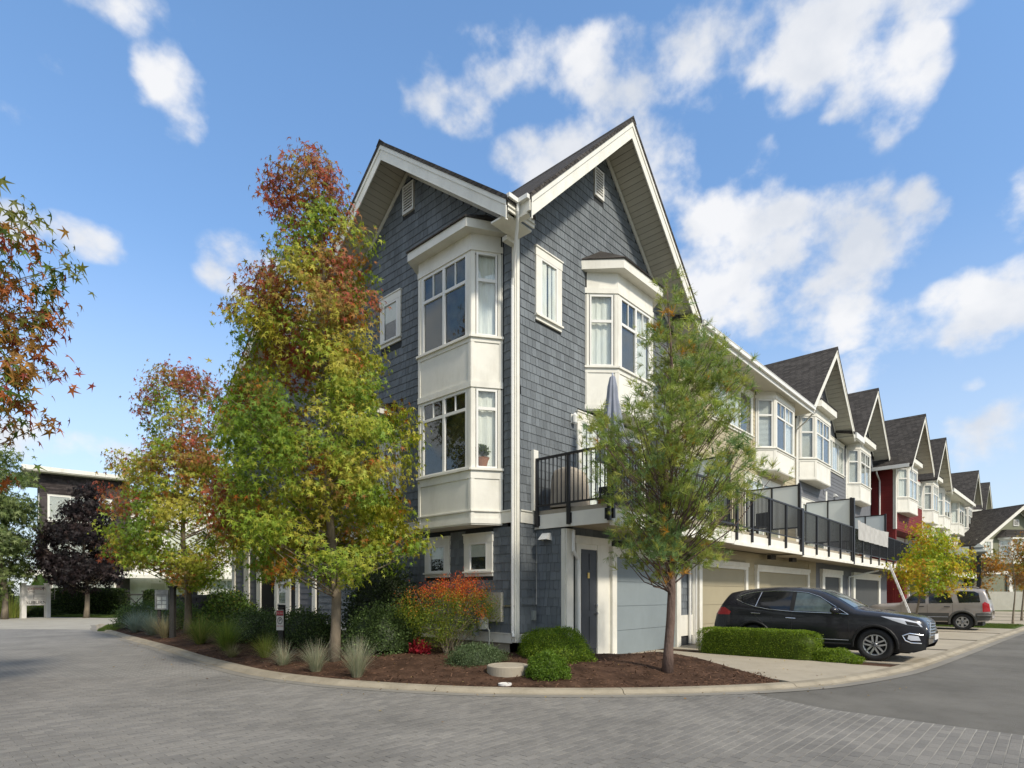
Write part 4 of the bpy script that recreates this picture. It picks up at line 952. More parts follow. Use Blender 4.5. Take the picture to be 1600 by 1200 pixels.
# ------------------------------------------------------------------ olive house closing the street on the right
vdir = Vector((math.cos(TB), math.sin(TB))); vrt = Vector((math.sin(TB), -math.cos(TB)))
ao = Vector((63.95, -6.31)); uo = (vrt*math.cos(R(8)) + vdir*math.sin(R(8))).normalized(); no = Vector((uo.y, -uo.x))
if no.dot(vdir) > 0: no = -no
FO = Fr(ao, uo, no)
HO = empty('olive_house', FO.p(0, -5, 0), 'olive sided house with a broad white edged gable at the far end of the street', 'house')
wo_ = MB().fpoly(FO, [(-4.6, -.3), (9, -.3), (9, 4.5), (4.6, 5.7), (0, 9.5), (-4.6, 5.9)], -.3, 0).build('front_wall', M_olive, HO)
MB().fb(FO, -4.6, -4.3, -10, -.3, 0, 6).build('side_wall', M_olive, HO)
gable(HO, FO, 0, 9.95, 5.0, 5.0, .76, .7, 9, boards=.8, soffits=False)
MB().fpoly(Fr(FO.p(0, -1.5, 0)[:2], FO.n*-1, FO.u), [(0, 6.2), (3.5, 8.8), (3.5, 8.6), (0, 6.0)], -9.5, -3.5).build('rear_roof', M_roof, HO)
vent(HO, FO, -.35, .25, 8.0, 8.6)
MB().fpoly(FO, [(-2.4, 6.9), (-1.6, 7.6), (3.4, 7.6), (4.0, 6.9)], .02, .5).build('pent_roof', M_roof, HO)
bay(HO, FO, -1.9, 3.3, -1.2, 2.6, .6, 4.4, 6.7, [(4.9, 5.0, 6.1, 6.6)], backs=['curtain', 'curtain'], side_back='curtain', cornice=(6.7, 6.88, 7.1, .2))
wall_window(HO, FO, -4.3, -2.6, 4.9, 6.7, .15, .2, ncol=2, back='curtain')
MB().fb(FO, -4.6, 9, .02, .10, 3.4, 3.7).fb(FO, -1.1, -.7, .1, .3, 1.4, 3.4).build('belt_board', M_white, HO)
MB().fb(FO, -6, 12, 2.0, 2.3, -.3, 1.75).build('garden_wall', M_beigebox, HO)

# ------------------------------------------------------------------ flat roofed brown brick house far left
hl_ = lambda D, px: Vector((-9.78 + math.cos(TB)*D + math.sin(TB)*(px-800)/919*D, -8.87 + math.sin(TB)*D - math.cos(TB)*(px-800)/919*D))
c_a, c_b = hl_(48, 62), hl_(52, 203); ul = (c_b-c_a).normalized(); nl = Vector((ul.y, -ul.x)); nl = nl if nl.dot(vdir) < 0 else -nl
FL = Fr(c_a, ul, nl); Ll = (c_b-c_a).length
HL = empty('flat_roofed_house', FL.p(4, -4, 0), 'modern three storey house with flat white roof edge and dark brown brick top floor', 'house')
body = MB().fb(FL, .0, Ll, -8, 0, 0, 11.35).build('brick_wall', M_darkbrick, HL)
# coursed brick face on the top storey, stones proud of the wall
mb = MB(); z = 7.6; r_ = 0
while z < 11.3:
    u = -random.random()*.5
    while u < Ll:
        L = random.uniform(.35, .8); a, b = max(u, 0), min(u+L, Ll)
        if b-a > .05 and not (a < 5.0 and b > .45 and 7.5 < z < 9.75): mb.fb(FL, a+.008, b-.008, 0, random.uniform(.02, .06), z+.006, z+.135)
        u += L
    z += .145
mb.build('brick', M_darkbrick, body, kind='stuff')
FLs = Fr(FL.p(0, 0, 0)[:2], -FL.n, -FL.u)
mb = MB(); mb.fb(FL, -1.1, Ll+.2, -9, .9, 11.42, 11.5); mb.build('roof_slab', M_soffit, HL)
mb = MB(); mb.fpoly(FL, [(-1.15, 11.5), (Ll+.25, 11.5), (Ll+.25, 11.78), (-1.15, 11.85)], -9, .95); mb.build('roof_edge', M_white, HL)
wall_window(HL, FL, .5, 4.9, 7.5, 9.75, .10, .12, ncol=3, back='curtain', backs=['blind', 'blind', 'blind'])
wall_window(HL, FLs, 1.0, 2.2, 7.5, 9.9, .10, .12, back='dark')
MB().fb(FL, Ll+.01, 22, -6, -.5, 0, 10.4).build('white_wing', M_white, HL)
MB().fb(FL, Ll+.3, 22, -6.2, -.2, 10.401, 10.7).build('wing_roof', M_roof, HL)
MB().fb(FL, -1.0, 20.5, .1, .6, 3.0, 3.5).build('canopy', M_white, HL)
MB().fb(FL, 5.5, 11.8, .5, 2.5, 2.9, 3.2).build('porch_roof', M_white, HL)
wall_window(HL, FL, .5, 4.9, 4.2, 6.4, .10, .12, ncol=3, back='curtain', backs=['blind', 'blind', 'dark'])
wall_window(HL, FL, .7, 5.2, .6, 2.6, .10, .12, ncol=3, back='curtain', backs=['blind', 'blind', 'blind'])
FL2 = Fr(FL.p(0, -.49, 0)[:2], FL.u, FL.n)
wall_window(HL, FL2, 12.6, 17.5, .9, 3.0, .12, .12, ncol=3, back='curtain', backs=['blind', 'blind', 'blind'])
wall_window(HL, FL2, 9, 13, 5.2, 7.4, .12, .12, ncol=2, back='dark')
MB().fb(FL2, 7.9, 9.0, .0, .06, .1, 2.5).build('entry_door', M_cream, HL)
MB().fb(FL2, 9.0, 10.0, .0, .35, .0, 2.9).build('pillar', M_white, HL)
MB().fb(FL2, 10.7, 11.6, .0, .40, .0, 3.0).build('stone_pillar', M_stone, HL)
flush_shingles()

# ------------------------------------------------------------------ vegetation kit
def nrm(a): return a/np.maximum(np.linalg.norm(a, axis=-1, keepdims=True), 1e-9)
def star_leaf():
    tips = [(-128, .62), (-66, .92), (0, 1.05), (66, .92), (128, .62)]; P = [(0, 0, 0)]
    out = [(-165, .22)]
    for i, (a, r_) in enumerate(tips):
        out.append((a, r_))
        if i < 4: out.append(((a+tips[i+1][0])/2, .24))
    out.append((165, .22))
    for a, r_ in out: x = r_*math.sin(R(a)); y = r_*math.cos(R(a))+.2; P.append((x, y, -.28*r_*r_))
    T = [(0, i, i+1) for i in range(1, len(P)-1)]
    return np.array(P), np.array(T)
def diamond(w=.5, fold=.12): return np.array([(0, 0, 0), (w/2, .45, fold), (0, 1, -.1), (-w/2, .45, fold)]), np.array([(0, 1, 2), (0, 2, 3)])
def needle_tuft(n=26, spread=60, seed=0, wd=.05):
    g = np.random.default_rng(seed); V = []; T = []
    for i in range(n):
        th = R(spread)*math.sqrt(g.random()); ph = g.random()*2*math.pi; L = g.uniform(.75, 1.1)
        d = np.array([math.sin(th)*math.cos(ph), math.cos(th), math.sin(th)*math.sin(ph)]); s = nrm(np.cross(d, g.normal(size=3)))*wd
        o = np.array([0, g.uniform(-.45, .1), 0]); b = len(V)
        V += [o-s*.5, o+s*.5, o+d*L+s*.18, o+d*L-s*.18]; T += [(b, b+1, b+2), (b, b+2, b+3)]
    return np.array(V), np.array(T)
STAR = star_leaf(); DIA = diamond(); DIAW = diamond(.75)
TUFT = needle_tuft(20, 58, 1, .062)
def orient(pts, tip, nor, size, tpl, g):
    V0, T0 = tpl; n = len(pts)
    t = nrm(tip); x = nrm(np.cross(t, nor)); z = np.cross(x, t)
    size = np.asarray(size).reshape(-1, 1, 1) if np.ndim(size) else size
    P = pts[:, None, :] + size*(V0[None, :, 0:1]*x[:, None, :] + V0[None, :, 1:2]*t[:, None, :] + V0[None, :, 2:3]*z[:, None, :])
    k = len(V0); T = (T0[None] + (np.arange(n)*k)[:, None, None]).reshape(-1, 3)
    return P.reshape(-1, 3), T
def foliage(name, pts, tip, nor, size, cols, tpl, mat, parent, kind='stuff'):
    V, T = orient(pts, tip, nor, size, tpl, rng); k = len(tpl[0])
    return fast_mesh(name, V, T, mat, parent, cols=np.repeat(cols, k, 0), kind=kind)
def pal(n, cols, wts, g, jit=.18):
    c = np.array(cols)[g.choice(len(cols), n, p=np.array(wts)/sum(wts))]
    return np.clip(c*(1+g.normal(0, jit, (n, 1))), .003, 1)
def vnoise(P, sc, off=0): return np.array([noise.noise(Vector((p[0]*sc+off, p[1]*sc, p[2]*sc))) for p in P])
VR = np.array([math.sin(TB), -math.cos(TB), 0]); VD = np.array([math.cos(TB), math.sin(TB), 0])
CAM = np.array([-9.78, -8.87, 1.6])
GREEN = [(.058, .105, .014), (.085, .14, .018), (.12, .165, .022)]
def crown_points(base, prof, n, g, depth=None, inner=.35, power=.6, th=-.12, nsc=.8):
    prof = np.array(prof); zs = prof[:, 0]; wd = (prof[:, 2]-prof[:, 1]); out = []
    zz = np.linspace(zs[0], zs[-1], 200); w = np.interp(zz, zs, wd)**1.5+.12; w /= w.sum()
    while len(out) < n:
        z = g.choice(zz, p=w) + g.uniform(-.04, .04); a = g.random()*2*math.pi; f = inner + (1-inner)*g.random()**power
        l, r_ = np.interp(z, zs, prof[:, 1]), np.interp(z, zs, prof[:, 2]); c = (l+r_)/2; hw = (r_-l)/2; dp = (depth or 1.0)*hw
        p = np.array([base[0], base[1], 0]) + VR*(c + math.cos(a)*hw*f) + VD*(math.sin(a)*dp*f); p[2] = z
        if noise.noise(Vector(p*nsc)+Vector((base[0]*3.1, 0, 0))) < th and f > .5: continue
        out.append((p, f, c))
    return out
def tree(name, label, base, prof, trunk, ncl, per, lsz, colf, seed, tpl=STAR, bark=None, depth=.95, spread=.23, th=-.12, nbr=110, single=0, nsc=.8, lean=None, group=None, mat=None, cat='tree', rise=.45, droop=1.15, inner=.35, trunk_pts=None):
    g = np.random.default_rng(seed); bark = bark or M_bark
    t = empty(name, base, label, cat, group)
    cl = crown_points(base, prof, ncl, g, depth, inner, th=th, nsc=nsc)
    ztop = prof[-1][0]; zb = base[2]; z0 = prof[0][0]
    def axis(z):
        c = (np.interp(z, [q[0] for q in prof], [q[1] for q in prof])+np.interp(z, [q[0] for q in prof], [q[2] for q in prof]))/2
        k = min(max((z-zb)/(ztop-zb), 0), 1); c = c*k*.9 if lean is None else lean*k
        return np.array([base[0], base[1], 0]) + VR*c + np.array([0, 0, z]) + np.array([.04*math.sin(z*1.3), .04*math.cos(z*1.7), 0])
    path = [axis(zb-.1+(ztop-.3-zb+.1)*i/14) for i in range(15)]; rad = [trunk*(1-.93*(i/14)**.9)*(1.25 if i == 0 else 1) for i in range(15)]
    MB().tube(path, rad, 12).build('trunk', bark, t, smooth=True)
    mb = MB()
    for p, f, c in sorted(cl, key=lambda q: -q[1])[:nbr]:
        zs = max(p[2] - rise*np.linalg.norm((p-axis(p[2]))[:2]) - g.uniform(.1, .4), (z0-.35 if z0-.35 > zb+.3 else zb+.4) + g.random()**2*1.3); zs = min(zs, p[2]+.1); s = axis(zs)
        mid = s*.45+p*.55 + np.array([g.normal(0, .07), g.normal(0, .07), -.05*rise*2+g.normal(0, .05)]); rr = max(.006, trunk*.22*(1-(zs-zb)/(ztop-zb+.5)))
        mb.tube([s, mid, p], [rr, rr*.6, .004], 5, cap=False)
    mb.build('limb', bark, t, kind='stuff')
    C = np.array([p for p, f, c in cl]); n = ncl*per; idx = np.repeat(np.arange(ncl), per)
    off = g.normal(0, spread, (n, 3)); off[:, 2] *= .75; P = C[idx] + off
    out = nrm(P - np.array([axis(z) for z in C[:, 2]])[idx]); out[:, 2] *= .4
    tip = nrm(out*.55 + np.array([0, 0, -droop]) + g.normal(0, .45, (n, 3)))
    nor = nrm(out*.9 + np.array([0, 0, .35]) + g.normal(0, .55, (n, 3)))
    sz = lsz*g.uniform(.5, 1.3, n); cols = colf(P, C[idx], g)
    order = np.argsort(np.linalg.norm(P-CAM, axis=1)); k = single
    crown = foliage('crown', P[order[k:]], tip[order[k:]], nor[order[k:]], sz[order[k:]], cols[order[k:]], tpl, mat or M_leaf, t)
    if k:
        nv = 12; meshes = []
        for v in range(nv):
            j = order[int(v*k/nv)]; me = bpy.data.meshes.new('leaf'); V0, T0 = tpl
            me.from_pydata([tuple(q) for q in V0], [], [tuple(int(i) for i in f) for f in T0])
            a = me.color_attributes.new('Col', 'FLOAT_COLOR', 'POINT'); a.data.foreach_set('color', np.tile(np.append(cols[j], 1), len(V0)).astype(np.float32)); me.materials.append(mat or M_leaf); meshes.append(me)
        for q, j in enumerate(order[:k]):
            o = bpy.data.objects.new('leaf', meshes[q % nv]); COL.objects.link(o); o.parent = t
            tt = nrm(tip[j]); xx = nrm(np.cross(tt, nor[j])); zz = np.cross(xx, tt); M = Matrix.Identity(4); loc = P[j]-np.array(org(t))
            for i in range(3): M[i][0] = xx[i]*sz[j]; M[i][1] = tt[i]*sz[j]; M[i][2] = zz[i]*sz[j]; M[i][3] = loc[i]
            o.matrix_basis = M
    return t
def clump_cols(cols, wts, sc=1.3, off=0, jit=.16):
    """patchy autumn colour: neighbouring leaves share a hue"""
    def f(P, C, g):
        U = np.unique(C, axis=0, return_inverse=True); inv = U[1].ravel(); nn = vnoise(U[0], sc, off) + g.normal(0, .13, len(U[0]))
        r_ = np.argsort(np.argsort(nn))/len(nn); cum = np.cumsum(np.array(wts)/sum(wts)); k = np.minimum(np.searchsorted(cum, r_), len(cols)-1)
        c = np.array(cols)[k][inv]; swap = g.random(len(P)) < .22; c[swap] = np.array(cols)[g.integers(0, len(cols), swap.sum())]
        return np.clip(c*(1+g.normal(0, jit, (len(P), 1))), .003, 1)
    return f
def sweet_cols(P, C, g):
    """sweetgum turning: red and rust at the top and left, green and yellow-green lower right"""
    lat = (C-np.array([-3.13, 2.36, 0])) @ VR; h = (C[:, 2]-2)/9
    red = 1.40*h - .28*lat - .58 + vnoise(C, .75, 5)*1.5 + g.normal(0, .06, len(P))
    c = np.empty((len(P), 3)); base = [(.12, .19, .022), (.19, .26, .028), (.29, .32, .04), (.36, .33, .05)]
    k = np.clip(((vnoise(C, 1.1, 2)+.5)*4.4 + g.normal(0, .35, len(P))).astype(int), 0, 3); c[:] = np.array(base)[k]
    m = red > .42; c[m] = np.array([(.27, .18, .04), (.30, .15, .04), (.20, .18, .03)])[g.integers(0, 3, m.sum())]
    m = red > .72; c[m] = np.array([(.27, .10, .04), (.33, .08, .045), (.20, .12, .035)])[g.integers(0, 3, m.sum())]
    m = red > 1.0; c[m] = np.array([(.34, .085, .05), (.27, .085, .05), (.24, .13, .05)])[g.integers(0, 3, m.sum())]
    m = (vnoise(C, 1.9, 9) > .40); c[m] = np.array([(.32, .11, .02), (.26, .14, .025), (.17, .14, .02)])[g.integers(0, 3, m.sum())]
    return np.clip(c*1.12*(1+g.normal(0, .15, (len(P), 1))), .003, 1)
BIG_ = [(1.8, -1.13, 0.91), (2.17, -2.08, 1.59), (2.65, -2.42, 2.2), (3.33, -2.56, 1.93), (4.01, -2.69, 1.73), (4.69, -2.6, 2.0), (5.37, -2.6, 1.85), (6.05, -2.5, 1.52), (6.59, -2.4, 1.29), (7.14, -2.5, 1.45), (7.68, -2.2, 1.38), (8.36, -1.75, 1.06), (9.04, -1.7, .95), (9.72, -1.75, 0.48), (10.26, -1.6, 0.3), (10.75, -1.05, 0.0), (11.05, -0.69, -0.42)]
BIG = [(z, l+.18+(.12 if z > 6.2 else 0), r_-.18) for z, l, r_ in BIG_]; BIG[-1] = (11.0, -.70, -.5)
tree('sweetgum_tree', 'tall slender sweetgum turning from green to red at its top, before the corner house', (-3.13, 2.36, bedz(-3.13, 2.36)), BIG, .115, 1250, 30, .088, sweet_cols, 11, spread=.15, th=-.07, nbr=110, single=150)
SEC = [(1.87, -1.41, 0.83), (2.21, -1.97, 1.5), (2.88, -2.6, 1.8), (3.55, -2.7, 2.0), (4.67, -2.5, 1.95), (5.79, -2.4, 1.85), (6.91, -2.3, 1.5), (7.81, -1.5, 1.2), (8.93, -1.6, 0.85), (9.5, -0.5, 0.2)]
def second_cols(P, C, g):
    c = sweet_cols(P + np.array([0, 0, 1.8]), C + np.array([-.8, -11, 1.2]), g); return c
tree('sweetgum_tree', 'shorter sweetgum with rust and green leaves beside the notice board', (-2.3, 13.44, bedz(-2.3, 13.44)), SEC, .13, 850, 24, .108, second_cols, 12, spread=.18, th=.0, nbr=90)
LB = (-10.4, 3.4, .05)
LBP = [(z, -2.2, (px+306)/117) for z, px in ((3.0, -120), (3.35, -8), (3.5, 5), (3.75, 20), (4.0, 90), (4.3, 104), (4.6, 78), (5.0, 66), (5.3, 52), (5.55, 40), (5.8, 62), (6.2, 76), (6.55, 80), (6.8, 30), (7.1, -60), (7.7, -160), (8.5, -300))]
LBP[-1] = (8.5, -.4, .3)
tree('sweetgum_tree', 'sweetgum whose rusty branches reach in at the left edge', LB, [(z, l, r_-.14) for z, l, r_ in LBP], .14, 430, 24, .115, clump_cols([(.10, .15, .025), (.16, .17, .035), (.32, .17, .04), (.40, .13, .04), (.26, .06, .04)], [2, 2, 3, 3, 1]), 13, spread=.15, th=.02, nsc=1.4, nbr=150, single=150, depth=.7, lean=0)
# white pine
PINE = [(1.9, -0.5, 0.6), (2.16, -0.9, 1.2), (2.63, -1.2, 1.4), (3.11, -1.2, 1.35), (3.46, -1.35, 1.85), (3.88, -1.65, 1.75), (4.29, -1.75, 1.5), (4.77, -1.5, 1.45), (5.24, -.95, 1.35), (5.6, -0.75, 1.4), (6.07, -0.5, 1.3), (6.55, -0.45, .7), (7.02, -0.28, 0.36), (7.4, -.14, .18), (7.72, -0.05, 0.06)]
def pine_cols(P, C, g):
    base = np.array([(.19, .26, .06), (.26, .32, .065), (.35, .37, .08), (.17, .26, .09)]); k = np.clip(((vnoise(C, 1.4, 1)+.5)*4+g.normal(0, .6, len(P))).astype(int), 0, 3); c = base[k]
    U, inv = np.unique(C, axis=0, return_inverse=True); o = (g.random(len(U)) < .06)[inv.ravel()] & (g.random(len(P)) < .5); c[o] = (.42, .22, .03)
    return np.clip(c*(1+g.normal(0, .15, (len(P), 1))), .003, 1)
tree('pine_tree', 'young white pine with airy long needles at the head of the driveway', (.22, -3.63, bedz(.22, -3.63)), PINE, .095, 430, 10, .125, pine_cols, 14, tpl=TUFT, bark=M_pinebark, spread=.12, th=.07, nsc=1.7, nbr=190, mat=M_needle, rise=.75, droop=-.55, inner=.12, depth=1.0, lean=0)
# trees further off
tree('maple_tree', 'small yellow-green maple in front of the red house garages', (16.6, -5.05, .04), [(1.58, 0.05, 1.0), (1.77, -0.7, 1.6), (2.13, -1.0, 1.8), (2.61, -1.0, 1.8), (3.2, -0.85, 1.7), (3.56, -0.5, 1.4), (4.16, -0.1, 0.25)], .05, 260, 22, .085, clump_cols([(.22, .32, .02), (.36, .40, .03), (.50, .40, .03), (.48, .24, .03)], [4, 4, 2, 1]), 15, spread=.16, th=-.05, nbr=60, bark=M_bark)
tree('copper_maple_tree', 'dark purple leaved maple in front of the flat roofed house', (-.41, 37.09, .1), [(1.89, -0.62, 0.62), (2.22, -1.65, 1.45), (2.92, -2.5, 2.0), (3.96, -2.8, 2.1), (5.2, -2.5, 1.9), (6.3, -1.7, 1.4), (7.5, -.8, 1.0), (8.5, -0.1, 0.5)], .16, 420, 22, .20, clump_cols([(.014, .011, .011), (.024, .016, .016), (.045, .028, .024)], [3, 3, 1]), 16, spread=.3, th=-.05, nbr=40)
tree('green_tree', 'mid green tree at the left edge behind the white sign', (-4.3, 38.4, .1), [(1.6, -0.59, 0.59), (2.66, -2.4, 1.3), (4.62, -3.2, 1.5), (6.97, -3.2, 1.4), (8.93, -2.4, 1.2), (10.3, -1.37, 0.8)], .17, 420, 22, .22, clump_cols([(.09, .13, .04), (.14, .18, .055), (.20, .24, .09)], [3, 3, 1]), 17, spread=.32, th=-.05, nbr=40)
OR = clump_cols([(.34, .16, .03), (.44, .20, .03), (.26, .20, .03), (.16, .17, .03)], [3, 3, 2, 1])
tree('street_tree', 'thin young tree with sparse orange leaves behind the silver car', (24.97, -6.3, .04), [(1.75, -.2, .4), (2.2, -.35, .9), (2.8, -.4, 1.1), (3.4, -.3, .9), (3.75, -.1, .3)], .04, 80, 14, .09, OR, 18, spread=.2, th=0, nbr=60)
tree('street_tree', 'nearly bare young tree with thin grey branches on the lawn at right', (29.72, -7.4, .03), [(1.9, -.3, .4), (2.5, -.8, .8), (3.2, -.9, .9), (3.8, -.5, .6), (4.2, -.2, .3)], .05, 100, 3, .08, OR, 19, spread=.2, th=0, nbr=100)
tree('street_tree', 'orange leaved tree at the right edge in front of the olive house', (34.5, -8.2+.6, .03), [(2.0, -.3, .4), (2.8, -.5, 1.2), (3.6, -.5, 1.4), (4.4, -.4, 1.1), (5.0, -.1, .4)], .06, 180, 18, .11, OR, 20, spread=.24, th=0, nbr=60)

# ------------------------------------------------------------------ shrubs, hedges, grasses
def shrub(name, label, c, r, n, lsz, cols, wts, seed, shape='ball', group=None, cat='shrub', core=.80, tpl=DIA, rot=0, rough=.06, up=.25, mat=None):
    g = np.random.default_rng(seed); r = np.array(r); t = np.array(c)
    if shape == 'ball':
        d = nrm(g.normal(size=(n, 3))); d[:, 2] = np.abs(d[:, 2])*1.0 - .12; P = d*r*(1 + rough*g.normal(size=(n, 1)) + .22*np.array([noise.noise(Vector(q*2.2)+Vector((seed, 0, 0))) for q in d])[:, None])*(1-.14*g.random((n, 1))**2); N_ = nrm(d/r)
    else:
        q = g.uniform(-1, 1, (n, 3)); face = g.choice(5, n, p=np.array([r[1]*r[2], r[1]*r[2], r[0]*r[2], r[0]*r[2], 1.6*r[0]*r[1]])/(2*r[1]*r[2]+2*r[0]*r[2]+1.6*r[0]*r[1])); N_ = np.zeros((n, 3))
        for k, (ax, s) in enumerate(((0, 1), (0, -1), (1, 1), (1, -1), (2, 1))): m = face == k; q[m, ax] = s; N_[m, ax] = s
        k = (np.abs(q)**7).sum(1)**(1/7); q = q/np.maximum(k, 1e-3)[:, None]; P = q*r*(1+rough*.6*g.normal(size=(n, 1))); 
        P[:, 2] += .02*np.array([noise.noise(Vector((p[0]*3, p[1]*3, seed))) for p in P])
        P[:, 2] = P[:, 2]
    if rot:
        cs, sn = math.cos(rot), math.sin(rot)
        for A in (P, N_): A[:, :2] = A[:, :2] @ np.array([[cs, sn], [-sn, cs]])
    zc = r[2]*(.12 if shape == 'ball' else 1.0); P = P + t + np.array([0, 0, zc])
    tip = nrm(N_*.6 + np.array([0, 0, up]) + g.normal(0, .55, (n, 3))); nor = nrm(N_ + g.normal(0, .5, (n, 3)))
    col = pal(n, cols, wts, g)
    V, T = orient(P, tip, nor, lsz*g.uniform(.6, 1.3, n), tpl, g); cv = np.repeat(col, len(tpl[0]), 0)
    # added core filling the leaf mass, leaf colour darkened for the shade inside
    nu, nv = 14, 8; K = []
    for j in range(nv+1):
        for i in range(nu):
            a = 2*math.pi*i/nu; b = math.pi/2*j/nv
            d = np.array([math.cos(a)*math.cos(b), math.sin(a)*math.cos(b), math.sin(b)])
            if shape != 'ball': d = d/((np.abs(d)**6).sum()**(1/6)); d[2] = d[2]*2-1 if True else d[2]
            q = d*r*core*(1+.08*noise.noise(Vector(d*3)))
            if rot: q[:2] = q[:2] @ np.array([[math.cos(rot), math.sin(rot)], [-math.sin(rot), math.cos(rot)]])
            K.append(q+t+np.array([0, 0, zc]))
    KT = []
    for j in range(nv):
        for i in range(nu): a, b, c_, d_ = j*nu+i, j*nu+(i+1) % nu, (j+1)*nu+(i+1) % nu, (j+1)*nu+i; KT += [(a, b, c_), (a, c_, d_)]
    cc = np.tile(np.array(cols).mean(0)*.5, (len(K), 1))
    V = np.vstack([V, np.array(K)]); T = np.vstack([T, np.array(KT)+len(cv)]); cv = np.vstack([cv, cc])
    o = fast_mesh(name, V, T, mat or M_leaf, None, at=(c[0], c[1], c[2]), cols=cv); tag(o, label, cat, group); return o
BOX = [(.10, .17, .018), (.16, .24, .025), (.26, .34, .035)]; BW = [3, 3, 2]
shrub('boxwood_hedge', 'clipped green hedge beside the dark car', (4.95, -3.5, .04), (.31, 1.42, .335), 26000, .030, BOX, BW, 31, 'box', cat='hedge', rough=.035, core=.965)
shrub('low_shrub', 'low spreading end of the hedge by the front wheel of the dark car', (4.95, -5.25, .04), (.30, .52, .30), 6000, .032, BOX, BW, 32, rough=.05)
shrub('boxwood_shrub', 'large rounded boxwood against the corner of the house', (.12, -1.0, .20), (.72, 1.28, .62), 22000, .034, BOX, BW, 33, rot=R(-32), rough=.05)
shrub('boxwood_shrub', 'small round boxwood next to the concrete cylinder', (-1.62, -2.22, .10), (.36, .38, .42), 8000, .034, [(.08, .145, .018), (.12, .20, .024), (.17, .26, .03)], BW, 34, rough=.06)
shrub('low_shrub', 'low pale green spreading shrub in front of the red leaved shrub', (-1.5, -.3, .14), (.62, .55, .40), 9000, .034, [(.10, .14, .06), (.14, .19, .09), (.07, .11, .04)], BW, 35, rough=.12, up=.6)
shrub('dark_shrub', 'dark green shrub right of the big tree trunk', (-1.75, 2.6, .2), (0.841, 0.899, 1.087), 7000, .05, [(0.043, 0.072, 0.020), (0.072, 0.116, 0.032), (0.116, 0.174, 0.051)], BW, 36, tpl=DIAW, rough=.12)
shrub('dark_shrub', 'dark shrub behind the no parking sign', (-2.1, 5.6, .25), (.8, 1.3, .85), 8000, .05, [(0.036, 0.061, 0.017), (0.065, 0.102, 0.029), (0.102, 0.145, 0.043)], BW, 37, tpl=DIAW, rough=.12)
shrub('dark_shrub', 'dark low shrub left of the no parking sign', (-2.3, 8.0, .25), (.8, 1.1, .80), 7000, .05, [(0.036, 0.065, 0.017), (0.072, 0.116, 0.029), (0.145, 0.189, 0.087)], BW, 38, tpl=DIAW, rough=.14)
shrub('dark_shrub', 'tall shaded shrub behind the big tree trunk against the wall', (-.75, 4.1, .2), (.62, 1.4, 2.2), 13000, .06, [(0.023, 0.038, 0.012), (0.041, 0.061, 0.017)], [2, 1], 39, tpl=DIAW, rough=.12)
shrub('tall_shrub', 'tall green bush behind the second sweetgum, next to the wall columns', (-1.3, 12.4, .3), (.85, 1.2, 1.25), 11000, .075, [(0.072, 0.123, 0.023), (0.116, 0.189, 0.032), (0.261, 0.232, 0.043), (0.043, 0.072, 0.017)], [3, 3, .5, 3], 40, tpl=DIAW, rough=.15)
shrub('round_shrub', 'rounded green shrub at the far end of the bed by the side road', (-1.9, 19.8, .2), (1.0, 1.5, .95), 8000, .06, [(0.043, 0.072, 0.020), (0.080, 0.123, 0.029)], [1, 1], 41, rough=.12, tpl=DIAW)
shrub('round_shrub', 'low green shrub behind the grey notice board', (-1.6, 16.6, .2), (.9, 1.2, 1.0), 7000, .06, [(0.072, 0.116, 0.029), (0.116, 0.174, 0.043), (0.203, 0.217, 0.116)], [3, 3, .5], 42, rough=.12, tpl=DIAW)
# nandina: stems and a feathery crown turning orange
def nandina():
    g = np.random.default_rng(50); b = np.array([-1.0, 1.12, bedz(-1.0, 1.1)])
    t = empty('nandina_shrub', tuple(b), 'feathery shrub with orange and red leaves on top, in front of the ground floor windows', 'shrub')
    mb = MB(); tops = []
    for i in range(26):
        a = g.random()*2*math.pi; q = b + np.array([.12*math.cos(a), .12*math.sin(a), 0]); top = b + VR*g.uniform(-.95, .95) + VD*g.uniform(-.45, .45) + np.array([0, 0, g.uniform(.7, 1.35)])
        mid = q*.6+top*.4 + np.array([0, 0, .12]); mb.tube([q, mid, top], [.012, .009, .004], 5, cap=False); tops.append(top)
    mb.build('stem', M_bark, t, kind='stuff')
    n = 17000; C = []
    while len(C) < 260:
        u = g.uniform(-1, 1, 3); 
        if (u**2).sum() > 1: continue
        p = b + VR*u[0]*1.18 + VD*u[1]*.75 + np.array([0, 0, .98+u[2]*.72 + .12*math.sin(u[0]*4)]); C.append(p)
    C = np.array(C); idx = g.integers(0, len(C), n); P = C[idx]+g.normal(0, .085, (n, 3))
    red = (P[:, 2]-b[2]-1.15)*2.2 + vnoise(C, 2.2, 4)[idx]*1.3 + g.normal(0, .22, n)
    c = np.array([(.10, .16, .018), (.16, .22, .025), (.24, .26, .03)])[g.integers(0, 3, n)]
    m = red > .10; c[m] = np.array([(.48, .22, .03), (.52, .13, .03), (.34, .24, .03)])[g.integers(0, 3, m.sum())]
    m = red > .62; c[m] = np.array([(.58, .09, .04), (.52, .16, .03)])[g.integers(0, 2, m.sum())]
    foliage('foliage', P, nrm(g.normal(0, .6, (n, 3))+np.array([0, 0, -.3])), nrm(g.normal(0, .6, (n, 3))+np.array([0, 0, .8])), .042*g.uniform(.6, 1.3, n), c*(1+g.normal(0, .15, (n, 1))), diamond(.38), M_leaf, t)
nandina()
g0 = np.random.default_rng(61)
rp = shrub('small_red_plant', 'small bright red leaved plant on the mulch below the orange shrub', (-1.45, 1.62, bedz(-1.45, 1.62)), (.17, .17, .24), 420, .075, [(.42, .03, .05), (.30, .02, .03), (.5, .08, .08)], [3, 2, 1], 62, rough=.25, core=.3, cat='plant')
